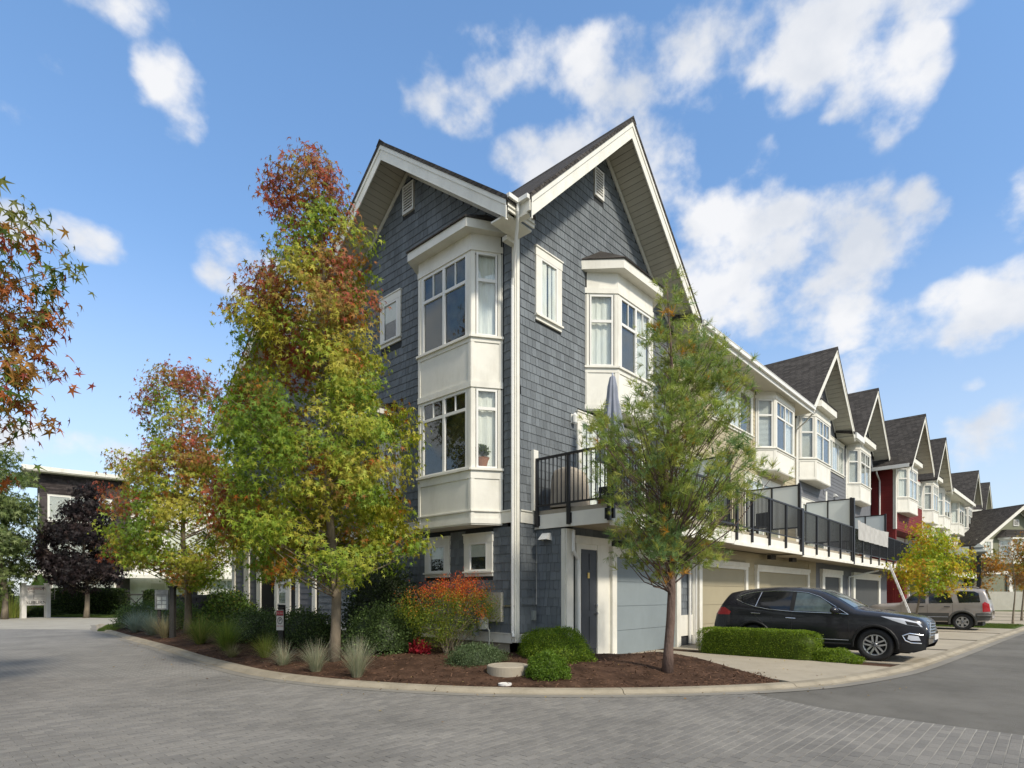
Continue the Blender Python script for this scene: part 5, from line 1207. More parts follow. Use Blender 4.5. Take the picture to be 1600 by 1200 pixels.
def grass(name, label, c, L, n, col, seed, spread=.75, wd=.006, group=None, base=.09, stiff=.5, cat='ornamental grass'):
    g = np.random.default_rng(seed); a = g.random(n)*2*math.pi; reach = L*spread*g.random(n)**.7; Ln = L*g.uniform(.6, 1.1, n); b0 = base*np.sqrt(g.random(n))
    ts = np.array([0, .35, .7, 1.0]); V = np.zeros((n, 8, 3)); dirv = np.stack([np.cos(a), np.sin(a)], 1); sd = np.stack([-np.sin(a+g.normal(0, .5, n)), np.cos(a)], 1)
    for i, t in enumerate(ts):
        h = b0 + reach*t**1.6; z = np.sqrt(np.maximum(Ln**2-reach**2*.8, .02))*(t - .28*(reach/L)*t*t*1.6*(1-stiff)); w = wd*(1-.85*t)
        for s in (0, 1):
            V[:, 2*i+s, :2] = dirv*h[:, None] + sd*((s-.5)*w); V[:, 2*i+s, 2] = z
    V += np.array(c); T0 = np.array([(0, 1, 3), (0, 3, 2), (2, 3, 5), (2, 5, 4), (4, 5, 7), (4, 7, 6)]); T = (T0[None]+(np.arange(n)*8)[:, None, None]).reshape(-1, 3)
    cc = pal(n, col, [1]*len(col), g, .15); cv = np.repeat(cc, 8, 0); tt = np.tile(np.repeat(ts, 2), n)[:, None]; straw = np.array([(.30, .22, .10)])
    cv = cv*(.65+.35*tt) if False else cv
    o = fast_mesh(name, V.reshape(-1, 3), T, M_leaf, None, at=tuple(c), cols=cv); return tag(o, label, cat, group)
FES = [(.28, .30, .20), (.36, .36, .25), (.24, .28, .17), (.42, .38, .26)]; GR = [(.16, .22, .04), (.24, .29, .055), (.32, .32, .09)]; BLU = [(.20, .26, .20), (.27, .33, .26), (.30, .32, .22)]
G_ = 'ornamental grasses along the kerb'
grass('blue_grass', 'largest pale tufted grass right of the big tree trunk', (-3.75, .55, bedz(-3.75, .55)), .78, 620, FES, 71, .62, .006, G_)
grass('blue_grass', 'pale tufted grass directly left of the big tree trunk', (-3.9, 1.75, bedz(-3.9, 1.75)), .66, 480, FES, 72, .68, .006, G_)
grass('blue_grass', 'low drooping pale grass, second left of the big tree trunk', (-3.95, 3.0, bedz(-3.95, 3)), .55, 400, FES, 73, .9, .006, G_)
grass('green_grass', 'bright green tufted grass in front of the no parking sign', (-3.6, 4.6, bedz(-3.6, 4.6)), .62, 480, GR, 74, .8, .007, G_)
grass('green_grass', 'large green fountain grass, the one nearer the no parking sign', (-3.55, 6.9, bedz(-3.55, 6.9)), .95, 800, [(.10, .16, .03), (.16, .23, .045), (.24, .28, .06)], 75, .75, .009, G_)
grass('green_grass', 'large green fountain grass at the foot of the second sweetgum', (-3.25, 9.6, bedz(-3.25, 9.6)), .95, 800, [(.10, .16, .03), (.18, .25, .05), (.30, .29, .09)], 76, .75, .009, G_)
grass('blue_grass', 'straw coloured grass at the foot of the black post', (-3.1, 13.2, bedz(-3.1, 13)), .85, 500, [(.34, .28, .16), (.26, .26, .15)], 77, .8, .010, G_)
grass('blue_grass', 'blue-grey grass under the notice board', (-2.9, 15.2, bedz(-2.9, 15)), .95, 700, BLU, 78, .8, .012, G_)
grass('blue_grass', 'blue-grey grass left of the notice board at the end of the bed', (-2.8, 17.6, bedz(-2.8, 17.6)), .95, 700, BLU, 79, .8, .012, G_)
grass('green_grass', 'dry small grass clump on the bed between the green grasses', (-3.9, 5.7, bedz(-3.9, 5.7)), .4, 260, [(.24, .22, .10)], 80, .95, .007, G_)
# hedges and plants far left
def hedge_along(label, a, b, w, h, n, seed, lsz=.10, cols=None, cat='hedge', name='hedge'):
    a = np.array(a); b = np.array(b); L = np.linalg.norm(b-a); ang = math.atan2(b[1]-a[1], b[0]-a[0]); m = (a+b)/2
    return shrub(name, label, (m[0], m[1], .05), (L/2, w/2, h/2), n, lsz, cols or [(.02, .038, .010), (.035, .058, .014), (.06, .09, .02)], BW, seed, 'box', cat=cat, rot=ang, rough=.03, core=.94, tpl=DIAW)
hl = lambda D, px: tuple((CAM + VD*D + VR*((px-800)/919*D))[:2])
hedge_along('long dark clipped hedge along the side road, left of the small gate', hl(42.5, 74), hl(42.5, 198), 1.0, 1.85, 16000, 91)
hedge_along('short dark clipped hedge right of the small gate', hl(42.5, 230), hl(42.5, 246), .9, 1.75, 3000, 92)
shrub('low_shrub', 'low dark planting under the white sign', (*hl(39.5, 55), .05), (1.5, .6, .55), 4000, .09, [(.03, .05, .014), (.06, .09, .02)], [1, 1], 93, tpl=DIAW)
shrub('clipped_shrub', 'bright green clipped round topped shrub rising behind the white sign', (*hl(43.5, 62), .05), (.62, .62, 2.75), 9000, .07, [(.07, .14, .012), (.10, .19, .018)], [1, 1], 94, tpl=DIAW, rough=.02, core=.95)
grass('tall_grass', 'tall green grass left of the white sign', (*hl(37.5, 12), .05), 1.5, 900, GR, 95, .6, .022, None, base=.9)
hedge_along('green hedge running off the left edge behind the tall grass', hl(43.5, -160), hl(43.5, 22), 1.4, 2.3, 9000, 96)
shrub('low_shrub', 'rounded green shrub beside the silver car behind the dark car bonnet', (14.55, -4.4, .0), (.45, 1.3, .55), 6000, .045, [(.05, .09, .012), (.09, .14, .02)], [1, 1], 97, rough=.08)
shrub('low_shrub', 'small bright green bush behind the bonnet of the dark car', (14.4, -2.6, .0), (.4, .5, .85), 2500, .05, [(.08, .15, .015), (.14, .2, .02)], [1, 1], 98, rough=.15)
for i, (x, y, rr) in enumerate(((-4, 36.2, 3.2), (2, 34.6, 2.2))): pass
struct(MB().plan([hl(40.2, 80), hl(38.6, 182), hl(60, 230), hl(60, -300), hl(44.0, -100), hl(40.8, 20)], -.02, .06).build('grass_verge', M_grass))
struct(MB().plan([hl(24.6, 152), hl(24.4, 178), hl(29.5, 205), hl(28.5, 166)], -.02, .05).build('grass_patch', M_grass))
struct(MB().plan([(23.64, -1), (23.64, kyat(23.64)), (26, kyat(26)), (28.55, kyat(28.55)), (28.55, -1)], -.02, .06).build('front_lawn', M_grass))
struct(MB().plan([(56.1, -2), (56.1, kyat(56)), (59.5, kyat(59)), (90, -12), (90, -2)], -.02, .06).build('far_lawn', M_grass))
# short lawn blades where lawns are in view
def blades(name, poly, n, h, seed):
    g = np.random.default_rng(seed); poly = np.array(poly); mn, mx = poly.min(0), poly.max(0); P = []
    from mathutils.geometry import intersect_point_quad_2d as ipq
    Q = [Vector(p) for p in poly]
    while len(P) < n:
        q = mn+(mx-mn)*g.random(2)
        if ipq(Vector(q), *Q): P.append(q)
    P = np.array(P); a = g.random(n)*6.28; w = .012; V = np.zeros((n, 3, 3)); V[:, 0, :2] = P; V[:, 1, :2] = P + np.stack([np.cos(a), np.sin(a)], 1)*w; V[:, 2, :2] = P + g.normal(0, .02, (n, 2)); V[:, :, 2] = .055; V[:, 2, 2] = .06+h*g.uniform(.5, 1.2, n)
    o = fast_mesh(name, V.reshape(-1, 3), np.arange(3*n).reshape(-1, 3), M_leaf, cols=np.repeat(pal(n, [(.06, .10, .018), (.09, .13, .02), (.13, .15, .04)], [2, 3, 1], g), 3, 0), kind='stuff')
    return tag(o, 'short green lawn grass', 'grass')
blades('grass_blades', [(23.7, -1.1), (23.7, -7.5), (28.5, -7.8), (28.5, -1.1)], 26000, .06, 99)
blades('grass_blades', [hl(24.6, 152), hl(24.5, 182), hl(29.5, 215), hl(28.5, 168)], 7000, .06, 100)
blades('grass_blades', [hl(39.0, 80), hl(38.9, 182), hl(42, 182), hl(42, 78)], 14000, .07, 101)
# bark chips and fallen leaves
g = np.random.default_rng(110); n = 15000; V = []; i = 0
ij = g.integers(0, 259, n); tt = g.random(n)**1.3; xy = A_[ij]*(1-tt)[:, None]+B_[ij]*tt[:, None]; xy += g.normal(0, .05, (n, 2))
keep = (xy[:, 1] < 8) | (g.random(n) < .25); xy = xy[keep]; ks = np.array([kerb_side(*q) for q in xy]); xy = xy[ks > .37]; n = len(xy)
P = np.array([(x, y, bedz(x, y)+.006) for x, y in xy]); tip = nrm(g.normal(size=(n, 3))*np.array([1, 1, .25])); nor = nrm(np.array([0, 0, 1.0])+g.normal(0, .35, (n, 3)))
tplc = (np.array([(-.16, 0, 0), (.16, 0, 0), (.12, 1, .0), (-.12, 1, 0), (0, .5, .12)]), np.array([(0, 1, 4), (1, 2, 4), (2, 3, 4), (3, 0, 4)]))
V, T = orient(P, tip, nor, .045*g.uniform(.5, 1.6, n), tplc, g); fast_mesh('bark_chip', V, T, M_chip, bed, kind='stuff')
n = 420; xy = []
while len(xy) < n:
    j = g.integers(20, 250); q = KL[j] + inn[j]*g.normal(-.15 if g.random() < .5 else 1.6, .35 if g.random() < .6 else 1.1)
    if q[1] < 16 and q[0] < 3.4: xy.append(q)
P = np.array([(q[0], q[1], (bedz(*q)+.012 if kerb_side(*q) > .36 else (.075 if kerb_side(*q) > .12 else .022))) for q in xy]); nn_ = len(P)
tip = nrm(g.normal(size=(nn_, 3))*np.array([1, 1, .15])); nor = nrm(np.array([0, 0, 1.0])+g.normal(0, .3, (nn_, 3)))
V, T = orient(P, tip, nor, .035*g.uniform(.5, 1.4, nn_), DIAW, g)
tag(fast_mesh('fallen_leaves', V, T, M_leaf, None, cols=np.repeat(pal(nn_, [(.22, .13, .05), (.30, .20, .06), (.12, .07, .03), (.35, .27, .10)], [2, 2, 2, 1], g), 4, 0), kind='stuff'), 'dry fallen leaves scattered on the kerb and mulch', 'leaves')

# trees across the side road, out of view on the left, seen only in the windows
for i, (x, y) in enumerate(((-25, 2), (-27, 15), (-24, -11))):
    tree('roadside_tree', ['full green tree across the side road, middle one', 'full green tree across the side road, the one further north', 'full green tree across the side road, the one nearest the corner'][i], (x, y, 0), [(2, -2, 2), (4, -4, 4), (7, -4.4, 4.4), (9.5, -3, 3), (11, -.6, .6)], .22, 200, 22, .38, clump_cols([(.10, .15, .03), (.16, .21, .04), (.22, .24, .05)], [2, 2, 1]), 300+i, tpl=DIAW, spread=.5, th=-.2, nbr=20)

# ------------------------------------------------------------------ vehicles
M_cwin = paint('tinted_car_window', (.010, .011, .012), .06, .05, spec=.6)
M_cwin2 = paint('clear_car_window', (.075, .10, .10), .06, .5, 3.0, spec=.6)  # opaque pane, mottled pale teal stands for reflections in the glass
def lerp_tab(tab): xs = [t[0] for t in tab]; ys = [t[1] for t in tab]; return lambda s: float(np.interp(s, xs, ys))
class Car:
    def __init__(c, name, label, cat, X, Y, zg, dr, side, L, W, H, top, bot, belt, arches, wr, tumb, nose, tail, body):
        c.X, c.Y, c.zg, c.dr, c.side, c.L, c.W = X, Y, zg, dr, side, L, W
        c.top = lerp_tab(top); c.bot = lerp_tab(bot); c.belt = lerp_tab(belt); c.arches = arches; c.wr = wr; c.H = H; c.tumb = tumb; c.nose = nose; c.tail = tail
        c.t = empty(name, (X, Y+dr*L/2, zg), label, cat); c.body = body
        c.make_body()
    def P(c, s, y, z): return (c.X + y, c.Y + c.dr*s, c.zg + z)
    def half(c, s, z):
        W = c.W/2; d, k = c.nose; e, m = c.tail
        if s < d: W *= 1 - k*(1-s/d)**2.4
        if s > c.L-e: W *= 1 - m*((s-(c.L-e))/e)**2.2
        b = c.belt(s)
        if z > b: W *= 1 - c.tumb*min((z-b)/(c.H-b), 1.2)**1.15
        else:
            W *= 1 - .030*max(0, (b-z-.10)/b)**1.0 + .012*math.sin(max(0, min(1, (z-.45)/.5))*math.pi)
            if z < .45: W *= 1 - .10*((.45-z)/.45)**1.5
        zt = c.top(s)
        if zt < b+.05:    # bonnet: rounded shoulder
            k = max(0, (z-(zt-.16))/.16); W *= 1 - .10*k**2.5
        else:
            k = max(0, (z-(zt-.10))/.10); W *= 1 - .10*k**2.2
        return W
    def low(c, s):
        z = c.bot(s)
        for (sc, r_) in c.arches:
            if abs(s-sc) < r_: z = max(z, c.wr + math.sqrt(r_*r_-(s-sc)**2))
        return z
    def make_body(c):
        ss = set(np.linspace(0, c.L, 76))
        for (sc, r_) in c.arches:
            for a in np.linspace(0, math.pi, 19): ss.add(sc + r_*math.cos(a)*.9999)
        ss = sorted(ss); nr = 18; nc = 8; mb = MB(); rows = []
        for s in ss:
            zt = c.top(s); zl = min(c.low(s), zt-.02); row = []
            hs = [c.half(s, zl+(zt-zl)*(j/nr)) for j in range(nr+1)]
            for j in range(nr+1): row.append((-hs[j], zl+(zt-zl)*(j/nr)))
            for q in range(1, nc):
                f = -1+2*q/nc; row.append((hs[-1]*f, zt + .035*(1-f*f)*min(1, c.top(s)/1.0)))
            for j in range(nr, -1, -1): row.append((hs[j], zl+(zt-zl)*(j/nr)))
            rows.append([c.P(s, y, z) for y, z in row])
        k = len(rows[0]); mb.v = [p for r_ in rows for p in r_]
        mb.f = [(i*k+j, i*k+j+1, (i+1)*k+j+1, (i+1)*k+j) for i in range(len(rows)-1) for j in range(k-1)] + [tuple(range(k)), tuple((len(rows)-1)*k+j for j in range(k-1, -1, -1))]
        mb.build('body', c.body, c.t, smooth=True)
        fr = MB(); fr.v = []; a = c.P(.35, -c.W/2+.24, .20); b = c.P(c.L-.3, c.W/2-.24, .82)
        MB().box(min(a[0], b[0]), max(a[0], b[0]), min(a[1], b[1]), max(a[1], b[1]), a[2], b[2]).build('underbody', M_trimblack, c.t)
    def patch(c, name, poly, mat, off=.006, both=False, rings=4, sub=5):
        """panel lying on the body side: polygon in (s, z)"""
        o = None
        for sd in ((c.side,) if not both else (c.side, -c.side)):
            Q = []
            for i in range(len(poly)):
                a, b = np.array(poly[i]), np.array(poly[(i+1) % len(poly)])
                for q in range(sub): Q.append(a+(b-a)*q/sub)
            cen = np.mean(Q, 0); n = len(Q); V = []; F_ = []
            for r_ in range(rings, 0, -1):
                for q in Q: p = cen+(q-cen)*r_/rings; V.append(c.P(p[0], sd*(c.half(p[0], p[1])+off), p[1]))
            V.append(c.P(cen[0], sd*(c.half(*cen)+off), cen[1]))
            for r_ in range(rings-1):
                for i in range(n): F_.append((r_*n+i, r_*n+(i+1) % n, (r_+1)*n+(i+1) % n, (r_+1)*n+i))
            for i in range(n): F_.append(((rings-1)*n+i, (rings-1)*n+(i+1) % n, rings*n))
            o = MB().add(V, F_).build(name, mat, c.t, smooth=True)
        return o
    def line(c, name, pts, r, mat, off=.004, parent=None, both=False):
        P = []
        for i in range(len(pts)-1):
            a, b = np.array(pts[i]), np.array(pts[i+1])
            for q in range(5): P.append(a+(b-a)*q/5)
        P.append(np.array(pts[-1]))
        return MB().tube([c.P(p[0], c.side*(c.half(p[0], p[1])+off), p[1]) for p in P], r, 6).build(name, mat, parent or c.t)
    def screen(c, name, s0, s1, w0, w1, mat, off=.010):
        V = []; F_ = []; n = 8
        for i in range(n+1):
            s = s0+(s1-s0)*i/n; w = w0+(w1-w0)*i/n; zt = c.top(s); h = c.half(s, zt)
            for j in range(n+1): f = (-1+2*j/n); V.append(c.P(s, h*f*w, zt+.035*(1-(f*w)**2)*min(1, zt)+off))
        for i in range(n):
            for j in range(n): a = i*(n+1)+j; F_.append((a, a+1, a+n+2, a+n+1))
        return MB().add(V, F_).build(name, mat, c.t, smooth=True)
    def wheels(c, tyre_w=.24, rim=.255, spokes=5, twin=True):
        for (sc, r_) in c.arches:
            for sd in (c.side, -c.side):
                yo = sd*(c.W/2-.005)
                w = bpy.data.objects.new('wheel', None); COL.objects.link(w); w.parent = c.t; cen = Vector(c.P(sc, yo-sd*tyre_w/2, c.wr)); w.location = cen-org(c.t); ORG[w.name] = cen; w.empty_display_size = .1
                def lathe(prof, mat, name, n=40, cap=False):
                    mb = MB()
                    for (rr, yy) in prof:
                        for i in range(n): a = 2*math.pi*i/n; mb.v.append(c.P(sc+rr*math.cos(a), yo-sd*yy, c.wr+rr*math.sin(a)))
                    for q in range(len(prof)-1):
                        for i in range(n): mb.f.append((q*n+i, q*n+(i+1) % n, (q+1)*n+(i+1) % n, (q+1)*n+i))
                    if cap: mb.f.append(tuple(range(n)))
                    return mb.build(name, mat, w, smooth=True)
                R_ = c.wr
                lathe([(rim, .035), (rim+.012, .012), (R_-.045, .0), (R_-.012, .018), (R_, .05), (R_, tyre_w-.05), (R_-.012, tyre_w-.018), (rim, tyre_w)], M_rubber, 'tyre')
                if sd == c.side:
                    lathe([(rim+.004, .022), (rim-.012, .018), (rim-.022, .03), (rim-.03, .10)], M_alloy, 'rim')
                    lathe([(rim-.03, .10), (.03, .11)], M_trimblack, 'brake_disc')
                    sp = MB()
                    for q in range(spokes):
                        a0 = 2*math.pi*q/spokes + math.pi/2
                        for da in ((-.13, .13) if twin else (0,)):
                            wd = .017 if twin else .040; a1 = a0+da*1.25; u = np.array([math.cos(a0+da*.0), math.sin(a0)]); n_ = np.array([-math.sin(a0), math.cos(a0)])
                            r0, r1 = .045, rim-.015; o0 = n_*(.032*np.sign(da) if twin else 0); o1 = n_*(.050*np.sign(da) if twin else 0)
                            pts = [(u*r0+o0-n_*wd*1.2), (u*r0+o0+n_*wd*1.2), (u*r1+o1+n_*wd), (u*r1+o1-n_*wd)]
                            sp.add([c.P(sc+p[0], yo-sd*yy, c.wr+p[1]) for yy in (.012, .05) for p in pts], [(0, 1, 2, 3), (4, 7, 6, 5), (0, 4, 5, 1), (1, 5, 6, 2), (2, 6, 7, 3), (3, 7, 4, 0)])
                    sp.build('spoke', M_alloy, w, kind='stuff'); lathe([(.055, .045), (.055, .012), (.045, .006)], M_alloy, 'hub_cap', 16, True)
def arc(sc, zc, r_, a0, a1, n=14): return [(sc+r_*math.cos(R(a0+(a1-a0)*i/n)), zc+r_*math.sin(R(a0+(a1-a0)*i/n))) for i in range(n+1)]
K = Car('parked_suv', 'dark charcoal SUV parked nose out on the driveway behind the clipped hedge', 'car', 6.50, -6.88, .062, 1, -1, 4.78, 1.89, 1.69,
    [(0, .66), (.02, .80), (.07, .91), (.16, .975), (.45, 1.04), (.9, 1.10), (1.25, 1.135), (1.38, 1.165), (1.75, 1.40), (2.1, 1.565), (2.35, 1.63), (2.7, 1.665), (3.2, 1.675), (3.75, 1.645), (4.1, 1.60), (4.34, 1.55), (4.42, 1.47), (4.55, 1.25), (4.66, 1.10), (4.75, .98), (4.78, .80)],
    [(0, .42), (.06, .30), (.25, .23), (.6, .26), (1.5, .27), (3.0, .27), (4.2, .30), (4.6, .36), (4.78, .50)],
    [(0, .95), (1.2, 1.03), (2.4, 1.07), (3.4, 1.13), (4.2, 1.22), (4.78, 1.22)], [(.98, .43), (3.68, .43)], .365, .30, (.75, .26), (.5, .16), M_carblack)
K.patch('front_side_window', [(1.70, 1.085), (2.02, 1.36), (2.22, 1.475), (2.48, 1.545), (2.68, 1.56), (2.70, 1.11)], M_cwin2)
K.patch('rear_side_window', [(2.80, 1.115), (2.78, 1.565), (3.2, 1.575), (3.50, 1.56), (3.60, 1.22), (3.3, 1.16)], M_cwin)
K.patch('quarter_window', [(3.66, 1.235), (3.57, 1.555), (3.86, 1.52), (4.05, 1.45), (4.12, 1.38), (3.9, 1.29)], M_cwin)
K.patch('pillar_trim', [(2.70, 1.11), (2.69, 1.56), (2.78, 1.565), (2.79, 1.115)], M_trimblack, rings=2)
K.line('chrome_strip', [(1.50, 1.045), (1.70, 1.065), (2.7, 1.088), (3.3, 1.135), (3.65, 1.20), (3.95, 1.29), (4.14, 1.385)], .008, M_chrome, .010)
K.line('chrome_strip', [(1.50, 1.045), (1.85, 1.27), (2.15, 1.46), (2.42, 1.552), (2.7, 1.585), (3.2, 1.60), (3.6, 1.585), (3.9, 1.53), (4.08, 1.455)], .008, M_chrome, .010)
K.line('chrome_strip', [(3.63, 1.20), (3.53, 1.57)], .007, M_chrome, .010)
K.screen('windscreen', 1.42, 2.18, .93, .90, M_cwin2); K.screen('rear_window', 4.38, 4.58, .85, .85, M_cwin)
for a, b in ((2.93, .92), (3.78, 1.02)): 
    h_ = K.line('door_handle', [(a-.28, b), (a-.05, b+.012)], .016, M_chrome, .026)
K.line('door_seam', [(1.52, 1.04), (1.50, .80), (1.52, .42)], .004, M_trimblack, .0); K.line('door_seam', [(2.74, 1.09), (2.76, .42)], .004, M_trimblack, .0)
K.line('door_seam', [(3.62, 1.17), (3.66, 1.0), (3.50, .84), (3.28, .55)], .004, M_trimblack, .0)
K.line('sill_moulding', [(1.45, .36), (3.25, .36)], .030, M_trimblack, -.01); K.line('chrome_strip', [(1.5, .45), (3.2, .45)], .008, M_alloy, .004)
for sc in (.98, 3.68): K.line('arch_moulding', arc(sc, .365, .445, -8, 188), .030, M_trimblack, -.004)
K.patch('headlight', [(.10, .80), (.16, .90), (.45, .985), (.86, 1.025), (.62, .93), (.36, .84)], M_headlamp, .008)
K.patch('headlight_lens', [(.13, .81), (.20, .885), (.40, .93), (.36, .85)], M_trimblack, .012, rings=2)
K.patch('fog_lamp', [(.13, .50), (.17, .60), (.34, .62), (.36, .54), (.30, .50)], M_headlamp, .008, rings=2)
K.line('fog_lamp_surround', [(.10, .62), (.32, .655), (.45, .60), (.40, .50), (.30, .45), (.12, .44)], .014, M_chrome, .006)
K.patch('taillight', [(4.30, .98), (4.26, 1.06), (4.42, 1.17), (4.66, 1.18), (4.76, 1.10), (4.74, .98)], M_taillamp, .010)
K.patch('lower_bumper', [(.04, .30), (.06, .42), (.45, .45), (.50, .30), (.3, .27)], M_trimblack, .010)
g_ = MB()
for i in range(5):
    z = .60+.065*i; w = .52-.03*i
    g_.tube([K.P(.07, -w, z), K.P(-.005, -w*.6, z), K.P(-.02, 0, z), K.P(-.005, w*.6, z), K.P(.07, w, z)], .010, 6)
g_.build('grille', M_chrome, K.t)
MB().tube([K.P(.11, -.62, .50), K.P(.0, -.55, .56), K.P(.0, -.50, .90), K.P(.06, -.5, .93)], .012, 6).build('grille_frame', M_chrome, K.t)
a, b = K.P(-.062, -.26, .50), K.P(-.05, .26, .62); MB().box(a[0], b[0], a[1], b[1], a[2], b[2]).build('number_plate', M_signwhite, K.t)
def mirror(c, s, z, mat):
    y = c.side*(c.half(s, z)); V = []
    mb = MB().tube([c.P(s+.02, y, z-.03), c.P(s, y+c.side*.10, z)], .022, 8)
    mb.tube([c.P(s, y+c.side*.06, z+.03), c.P(s-.02, y+c.side*.10, z+.035), c.P(s-.01, y+c.side*.24, z+.03), c.P(s+.01, y+c.side*.28, z+.025)], [.05, .085, .075, .03], 12)
    mb.build('wing_mirror', mat, c.t, smooth=True)
mirror(K, 1.78, 1.11, M_carblack)
K.wheels(rim=.235, spokes=5, twin=True)

Q = Car('parked_suv', 'champagne silver SUV with grey lower panels parked tail out behind the dark SUV', 'car', 21.92, -2.62, .05, -1, -1, 4.42, 1.82, 1.76,
    [(0, .66), (.03, .88), (.12, .98), (.5, 1.05), (1.1, 1.09), (1.25, 1.12), (1.6, 1.42), (1.9, 1.66), (2.1, 1.71), (2.8, 1.755), (3.6, 1.745), (4.1, 1.70), (4.2, 1.64), (4.32, 1.25), (4.40, 1.02), (4.42, .8)],
    [(0, .45), (.1, .34), (.5, .32), (3.8, .34), (4.3, .40), (4.42, .5)],
    [(0, 1.0), (1.2, 1.05), (4.42, 1.10)], [(.85, .43), (3.47, .43)], .35, .16, (.6, .22), (.3, .10), M_carsilver)
Q.patch('front_side_window', [(1.38, 1.13), (1.62, 1.40), (1.86, 1.60), (2.18, 1.63), (2.20, 1.12)], M_cwin)
Q.patch('rear_side_window', [(2.32, 1.12), (2.30, 1.64), (3.02, 1.655), (3.16, 1.14)], M_cwin)
Q.patch('quarter_window', [(3.36, 1.15), (3.24, 1.65), (3.85, 1.63), (4.0, 1.55), (4.06, 1.18)], M_cwin)
Q.patch('lower_panel', [(1.32, .36), (1.32, .70), (2.2, .71), (3.02, .72), (3.02, .38)], M_carclad, .006)
Q.patch('rear_corner_panel', [(3.92, .42), (3.90, .72), (4.30, .74), (4.39, .70), (4.36, .45)], M_carclad, .010)
for sc in (.85, 3.47): Q.line('arch_moulding', arc(sc, .35, .455, -12, 192), .045, M_carclad, -.004)
Q.line('sill_moulding', [(1.32, .54), (3.0, .55)], .010, M_alloy, .010)
Q.patch('taillight', [(4.14, .78), (4.12, 1.12), (4.20, 1.20), (4.34, 1.12), (4.38, .80)], M_taillamp, .010)
Q.line('rear_bumper', [(3.95, .62), (4.2, .63), (4.40, .62)], .055, M_carclad, -.01)
for s in (2.95, 2.05): Q.line('door_handle', [(s-.10, .98), (s+.10, .985)], .018, M_trimblack, .012)
for s in (1.30, 2.26, 3.14): Q.line('door_seam', [(s, 1.10), (s+.01, .72)], .004, M_trimblack, .0)
Q.patch('fuel_flap', [(3.58, .90), (3.58, 1.04), (3.80, 1.04), (3.80, .90)], M_carsilver, .012, rings=1)
Q.screen('windscreen', 1.30, 1.88, .93, .9, M_cwin); Q.screen('rear_window', 4.2, 4.32, .85, .85, M_cwin)
mirror(Q, 1.52, 1.16, M_trimblack); Q.wheels(rim=.215, spokes=6, twin=False)
MB().tube([Q.P(2.1, -.66, 1.80), Q.P(2.3, -.66, 1.83), Q.P(3.9, -.66, 1.81), Q.P(4.0, -.66, 1.77)], .018, 6).build('roof_rail', M_carsilver, Q.t)

# ------------------------------------------------------------------ street furniture and small things
def text_mesh(s, size, mat, parent, loc, right, up=(0, 0, 1), name='lettering', ext=.002):
    cu = bpy.data.curves.new(name, 'FONT'); cu.body = s; cu.size = size; cu.align_x = 'CENTER'; cu.align_y = 'CENTER'; cu.extrude = ext
    to = bpy.data.objects.new(name, cu); COL.objects.link(to); dg = bpy.context.evaluated_depsgraph_get(); me = bpy.data.meshes.new_from_object(to.evaluated_get(dg)); bpy.data.objects.remove(to)
    me.materials.clear(); me.materials.append(mat); o = bpy.data.objects.new(name, me); COL.objects.link(o); o.parent = parent
    x = Vector(right).normalized(); y = Vector(up); z = x.cross(y); M = Matrix.Identity(4); l = Vector(loc)-org(parent)
    for i in range(3): M[i][0] = x[i]; M[i][1] = y[i]; M[i][2] = z[i]; M[i][3] = l[i]
    o.matrix_basis = M; return o
# white development sign
sa = Vector(hl(37.4, 36)); sb = Vector(hl(38.6, 74)); su = (sb-sa).normalized(); sn = Vector((su.y, -su.x)); sn = sn if sn.dot(Vector((-9.78, -8.87))-sa) > 0 else -sn
FS = Fr(sa, su, sn); Ls = (sb-sa).length
ws = empty('development_sign', FS.p(Ls/2, 0, 0), 'white two-post sign board with small boxed lettering at the side road', 'sign')
for u in (.0, Ls): MB().fb(FS, u-.13, u+.13, -.13, .13, .0, 2.20).fb(FS, u-.16, u+.16, -.16, .16, 2.20, 2.26).build('post', M_signwhite, ws)
MB().fb(FS, .131, Ls-.131, -.04, .04, .82, 2.06).fb(FS, .131, Ls-.131, -.07, .07, 2.06, 2.12).build('board', M_signwhite, ws)
rt = (su.x, su.y, 0) if Vector((su.x, su.y)).dot(Vector((VR[0], VR[1]))) > 0 else (-su.x, -su.y, 0)
text_mesh('AUBURN', .30, M_ink, ws, FS.p(Ls*.5, .05, 1.0), rt)
text_mesh('TOWN\nHOMES', .17, M_inkpale, ws, FS.p(Ls*.27, .05, 1.78), rt); text_mesh('COMMUNITY', .22, M_inkred, ws, FS.p(Ls*.68, .05, 1.88), rt); text_mesh('LIVING', .17, M_inkpale, ws, FS.p(Ls*.70, .05, 1.70), rt) if False else None
fm = MB()
for (a, b, z0, z1) in ((.55, 1.75, 1.58, 1.98), (.55, 1.75, 1.20, 1.52)):
    fm.fb(FS, a, b, .041, .046, z0, z0+.014).fb(FS, a, b, .041, .046, z1-.014, z1).fb(FS, a, a+.03, .041, .046, z0, z1).fb(FS, b-.03, b, .041, .046, z0, z1)
fm.fb(FS, .6, 1.7, .041, .046, 1.36, 1.375)
fm.build('printed_frame', M_inkpale, ws)
